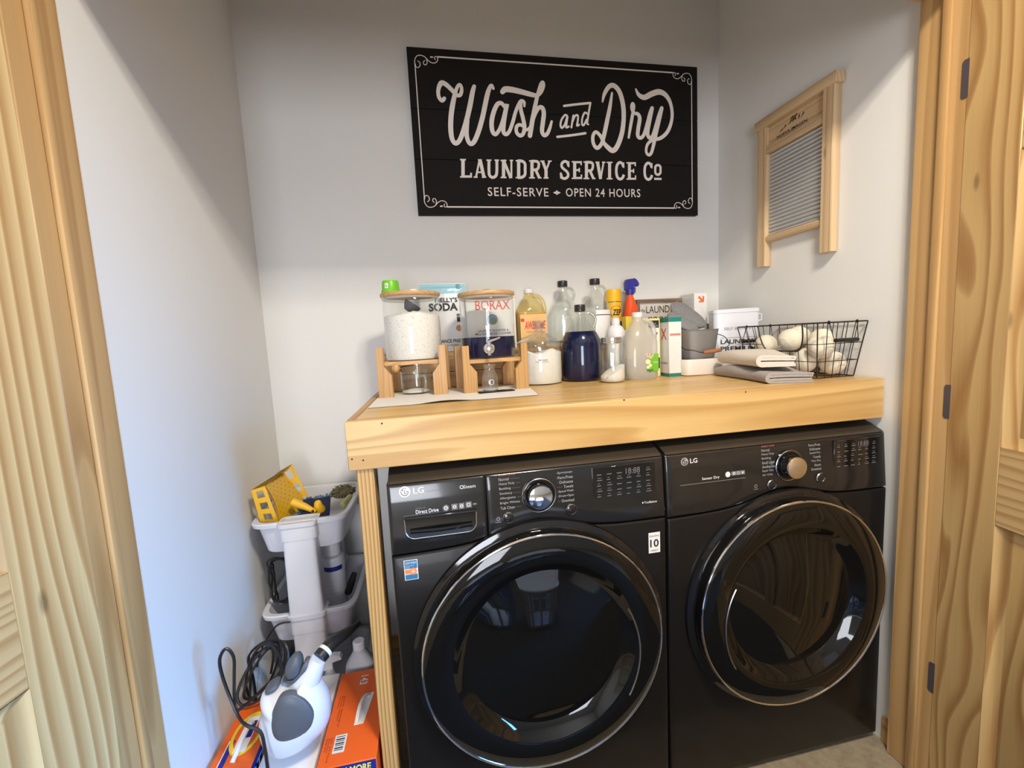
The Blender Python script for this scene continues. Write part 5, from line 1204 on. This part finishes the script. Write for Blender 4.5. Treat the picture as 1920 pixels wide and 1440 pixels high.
# can, cable and hand tool on the middle tray
c = (at(629, 1090, y=-.215).x, -.215, .369); o = thing('spray_can', 'white aerosol can standing on the middle cart tray', 'can', c)
part('can', MB().lathe([(0, 0), (.034, 0), (.036, .003), (.036, .185), (.033, .193), (.020, .200), (.014, .202), (0, .202)], 32, M=Matrix.Translation(c)), mat('can_white', (.68, .68, .72), .3), o)
part('cap', MB().lathe([(0, .200), (.026, .200), (.026, .240), (.023, .244), (0, .244)], 28, M=Matrix.Translation(c)), M_WHITEPL, o)
m_ = cyl(c, .0362, R(-120)); part('label_band', MB().quad(m_, -.01, .055, .150, .166, .0004, 10), M_NAVY, o, flat=True)
mb = MB()
for k in range(8): mb.quad(m_, 0, .05, .02+k*.014, .0235+k*.014, .0004, 8)
part('print', mb, M_PRINT, o, flat=True, kind='stuff')
pts = []
for k in range(70):
    t = k/69*2*PI*3.6; r_ = 1+.10*math.sin(k*.7)
    q = at(524+34*r_*math.cos(t)*.9, 1088+44*r_*math.sin(t), y=-.318+.008*math.sin(t*1.3)+k*.0006); q.x = max(q.x, -.738+.002*(k % 3)); q.z = max(q.z, .385); pts.append(tuple(q))
pts = [p_ for p_ in pts if True]
solo('coiled_cable', MB().tube(smooth_pts(pts, 2), .0034, 6), M_DARKPL, 'coil of black cable on the middle cart tray', 'cable', tuple(at(524, 1088, y=-.30)))
q0, q1 = at(652, 1112, y=-.235), at(664, 1076, y=-.15)
solo('tool_handle', MB().tube([q0, q0+(q1-q0)*.08, q0+(q1-q0)*.6, q1], .012, 12, radii=[.010, .0135, .0125, .010]), M_DARKPL, 'black tool handle lying over the middle cart tray', 'tool', tuple(q0))

# detergent boxes
o, f, l, t, r = carton('detergent_box', 'large orange detergent carton with white carry handle beside the post', (-.4475, -.603, 0), .135, .297, .30, 0, M_ORANGE, 'orange detergent cartons')
part('band', MB().quad(f, -.0665, .0665, .001, .298, .0006), M_NAVY, o, world=False, flat=True)
part('edge_band', MB().quad(r, -.14, .14, .0, .20, .0006), M_NAVY, o, world=False, flat=True)
text('50% MORE', (-.03, .055, .275, .293), f, mat('lemon_ink', (.85, .72, .10), .5), o, .0010, bold=.03, shear=.1, world=False); text('POWER*', (.0, .062, .253, .271), f, MATS['lemon_ink'], o, .0010, bold=.03, shear=.1, world=False)
tt = fl((0, 0, .3002), (0, -1, 0), (1, 0, 0), (0, 0, 1))           # u to the front, v to the right
part('handle_slot', MB().add([tt(a, b, .0006) for a, b in ((-.055, .038), (.045, .023), (.045, -.001), (-.03, .005), (-.055, .015))], [tuple(range(5))]), M_CARD, o, world=False, flat=True)
part('carry_handle', MB().tube([tt(a, b, c_) for a, b, c_ in ((.042, .005, .001), (.02, .007, .010), (0, .009, .013), (-.02, .013, .013), (-.035, .019, .010), (-.045, .025, .002))], .0055, 8), M_WHITEPL, o, world=False)
text('143', (-.125, -.090, -.008, .014), tt, M_CARD, o, .0008, bold=.02, world=False)
part('barcode', MB().quad(tt, .065, .115, -.040, -.012, .0005), M_CARD, o, world=False, flat=True)
mb = MB()
for k in range(7): mb.quad(tt, .070+k*.006, .070+k*.006+(.0035 if k % 2 else .002), -.037, -.016, .0009)
part('print', mb, M_INK, o, world=False, flat=True, kind='stuff')
text('loads laundry\nfresh clean\nscent', (-.06, .04, -.055, -.038), tt, mat('dark_red_ink', (.30, .03, .01), .5), o, .0008, world=False)
text('NET WT 9.8 LB\ndirections\nkeep dry', (.07, .135, -.062, -.046), tt, MATS['dark_red_ink'], o, .0008, world=False)
o, f, l, t, r = carton('detergent_box', 'orange detergent carton with navy side and yellow ring by the left wall', (-.7195, -.640, 0), .098, .285, .30, 0, M_ORANGE, 'orange detergent cartons')
part('side_band', MB().quad(r, -.1415, .1415, .215, .2995, .0006), M_NAVY, o, world=False, flat=True)
text('PROTECTS', (-.135, .10, .255, .285), r, M_CARD, o, .0010, bold=.02, shear=.15, world=False)
part('side_stripe', MB().quad(r, -.1415, .1415, .205, .214, .0008), M_CARD, o, world=False, flat=True)
tt = fl((0, 0, .3002), (0, 1, 0), (-1, 0, 0), (0, 0, 1))
part('stripe', MB().quad(tt, -.1415, .02, .018, .030, .0005), M_NAVY, o, world=False, flat=True); part('stripe', MB().quad(tt, -.1415, .02, .0305, .033, .0005), M_CARD, o, world=False, flat=True)
part('ring_print', MB().add([tt(.035+.065*math.cos(2*PI*i/30)*k, -.004+.036*math.sin(2*PI*i/30)*k, .0007) for k in (1, .78) for i in range(30)], [(i, (i+1) % 30, 30+(i+1) % 30, 30+i) for i in range(30)]), M_YEL, o, world=False, flat=True)
part('handle_slot', MB().quad(tt, -.02, .085, -.018, .012, .0010), M_CARD, o, world=False, flat=True); part('print', MB().quad(tt, .02, .07, -.016, -.004, .0014), M_NAVY, o, world=False, flat=True)
part('carry_handle', MB().tube([tt(a, -.004+b, c_) for a, b, c_ in ((-.045, .004, .001), (-.03, 0, .010), (0, 0, .014), (.03, 0, .014), (.055, 0, .010), (.065, 0, .001))], .0055, 8), M_WHITEPL, o, world=False)
# white box the steam cleaner stands on
o = thing('storage_box', 'white lidded plastic box between the two detergent cartons', 'box', (-.593, -.60, 0))
part('body', MB().box(-.655, -.532, -.765, -.435, 0, .27, .006, 2), M_WHITEPL, o); part('lid', MB().box(-.660, -.525, -.770, -.430, .2705, .288, .005, 2), M_WHITEPL, o)
# steam cleaner
SY = -.705
o = thing('steam_cleaner', 'white and grey handheld steam cleaner standing on the white box', 'cleaner', tuple(at(552, 1420, y=SY)))
def sc_(a, b): return at(380+a/4.8, 1140+b/4.8, y=SY)
def inflate(outl, T, y0, rings=7, flat=.0):
    P_ = smooth_pts([tuple(sc_(*q)) for q in outl], 3, closed=True); n = len(P_)
    cx_ = sum(p_[0] for p_ in P_)/n; cz_ = sum(p_[2] for p_ in P_)/n
    mb = MB(); vs_, fs = [], []
    lev = [(math.cos(a), math.sin(a)) for a in [PI/2*k/rings for k in range(rings)]]
    seq = [(k, -h) for k, h in reversed(lev[1:])]+[(k, h) for k, h in lev]
    for k, h in seq:
        kk = flat+(1-flat)*k
        for p_ in P_: vs_.append((cx_+(p_[0]-cx_)*kk, y0+h*T, cz_+(p_[2]-cz_)*kk))
    m = len(seq)
    for a in range(m-1):
        for i in range(n): fs.append((a*n+i, a*n+(i+1) % n, (a+1)*n+(i+1) % n, (a+1)*n+i))
    fs.append(tuple(range(n))); fs.append(tuple(range((m-1)*n, m*n)))
    return mb.add(vs_, fs)
M_SCW = mat('steam_white', (.72, .74, .80), .28, coat=.3); M_SCG = mat('steam_grey', (.095, .105, .125), .45)
part('body', inflate([(530, 790), (560, 745), (640, 715), (720, 690), (800, 680), (880, 620), (950, 560), (1020, 610), (1090, 690), (1145, 800), (1155, 930), (1115, 1050), (1000, 1165), (880, 1255), (740, 1305), (640, 1285), (560, 1210), (522, 1080), (525, 950), (555, 870)], .050, SY, flat=.35), M_SCW, o, ang=60)
wo = smooth_pts([(700, 805), (810, 782), (920, 835), (995, 945), (975, 1065), (880, 1155), (730, 1203), (645, 1170), (612, 1060), (632, 920)], 4, closed=True)
c0 = sc_(800, 1000)
def scw(q, h): return at(380+q[0]/4.8, 1140+q[1]/4.8, y=SY-h)
mb = MB(); vs_, fs = [], []; n = len(wo)
for k, h in ((1.0, .030), (1.0, .0455), (.96, .0485), (.6, .0525), (.0001, .054)):
    for q in wo: p_ = scw(q, .0455); c1 = scw((800, 1000), .0455); vs_.append((c1.x+(p_.x-c1.x)*k, SY-h, c1.z+(p_.z-c1.z)*k))
for a in range(4):
    for i in range(n): fs.append((a*n+i, a*n+(i+1) % n, (a+1)*n+(i+1) % n, (a+1)*n+i))
part('side_panel', mb.add(vs_, fs), M_SCG, o, ang=60)
n0, n1 = sc_(900, 730), sc_(1050, 450); dn = (n1-n0)
part('neck', MB().tube([n0, n0+dn*.5, n1], .02, 18, radii=[.034, .027, .0175]), M_SCW, o)
e1 = at(622, 1205, y=SY+.03); e2 = at(648, 1188, y=SY+.07); e3 = at(674, 1168, y=SY+.11)
part('nozzle_band', MB().tube([n1, n1+(e1-n1)*.35], .0172, 18), M_DARKPL, o)
part('nozzle_ring', MB().tube([n1+(e1-n1)*.35, n1+(e1-n1)*.55], .0178, 18), M_WHITEPL, o)
part('nozzle', MB().tube([n1+(e1-n1)*.55, e1, e2, e3], .015, 16, radii=[.0172, .0165, .013, .006]), M_DARKPL, o)
part('trigger_knob', inflate([(748, 560), (760, 490), (810, 425), (860, 405), (895, 440), (905, 500), (890, 560), (840, 610), (780, 620)], .022, SY, flat=.3), M_SCG, o, ang=60)
part('thumb_rest', inflate([(720, 640), (800, 670), (880, 610), (960, 540), (985, 490), (960, 450), (925, 460), (890, 540), (800, 625)], .018, SY, flat=.5), M_SCG, o, ang=60)
part('fill_cap', inflate([(568, 720), (590, 690), (650, 660), (693, 655), (695, 690), (640, 725), (590, 742)], .020, SY, flat=.4), M_SCG, o, ang=60)
# cord of the steam cleaner
pts = [(560, 1345, -.655), (508, 1475, -.775), (502, 1440, -.775), (497, 1405, -.772), (488, 1372, -.768), (462, 1360, -.765), (448, 1345, -.75), (432, 1310, -.735), (416, 1265, -.73), (412, 1235, -.73), (424, 1216, -.73), (438, 1232, -.73), (439, 1270, -.73), (440, 1310, -.73), (450, 1330, -.70)]
cpts = [tuple(at(a, b, y=c_)) for a, b, c_ in pts[1:]]
rn = random.Random(21)
for k in range(44):
    t = k/43*2*PI*5; e = 1-.3*k/43
    q = at(490+44*e*math.cos(t+.6)+9*math.sin(k), 1262+66*e*math.sin(t), y=-.475+.055*math.sin(k*.45)); q.x = max(-.77, q.x); q.z = max(q.z, .309) if q.y < -.49 else q.z
    cpts.append(tuple(q))
solo('power_cord', MB().tube(smooth_pts(cpts, 4), .0036, 6), M_DARKPL, 'tangled black power cord looped against the left wall', 'cord', cpts[0])
pts = [at(545, 1166, y=-.402), at(520, 1172, y=-.402), at(499, 1200, y=-.400), at(488, 1225, y=-.396), at(482, 1250, y=-.392)]
solo('thin_cable', MB().tube(smooth_pts([tuple(q) for q in pts], 6), .0026, 6), M_DARKPL, 'thin black cable hanging in front of the middle cart tray', 'cable', tuple(pts[0]))
# bottles behind the cartons
c = (-.468, -.412, 0); o = thing('bleach_bottle', 'greyish white plastic bottle on the floor behind the orange carton', 'bottle', c)
part('bottle', MB().loft([(0, .045, .026, 4, 0, 0), (.006, .050, .030, 4, 0, 0), (.25, .050, .030, 3.5, 0, 0), (.30, .042, .026, 3, 0, 0), (.335, .020, .018, 2, 0, 0), (.345, .016, .016, 2, 0, 0)], 36, M=Matrix.Translation(c)), mat('grey_white', (.55, .56, .56), .4), o)
part('cap', MB().lathe([(0, .345), (.018, .345), (.018, .366), (.015, .369), (0, .369)], 24, M=Matrix.Translation(c)), M_WHITEPL, o)
c = (-.562, -.405, 0); o = thing('trigger_sprayer', 'white trigger spray bottle on the floor behind the steam cleaner', 'spray bottle', c)
part('bottle', MB().loft([(0, .030, .022, 3, 0, 0), (.005, .033, .024, 3, 0, 0), (.20, .033, .024, 2.6, 0, 0), (.26, .020, .016, 2, 0, 0), (.28, .012, .012, 2, 0, 0), (.295, .012, .012, 2, 0, 0)], 30, M=Matrix.Translation(c)), M_WHITEPL, o)
part('trigger_head', MB().prism([(-.02, .29), (-.022, .32), (.0, .335), (.035, .330), (.04, .318), (.012, .312), (.012, .29)], lambda u, v, d: Vector((c[0]+u, c[1]+d, v)), -.010, .010), M_WHITEPL, o)

flush_texts()
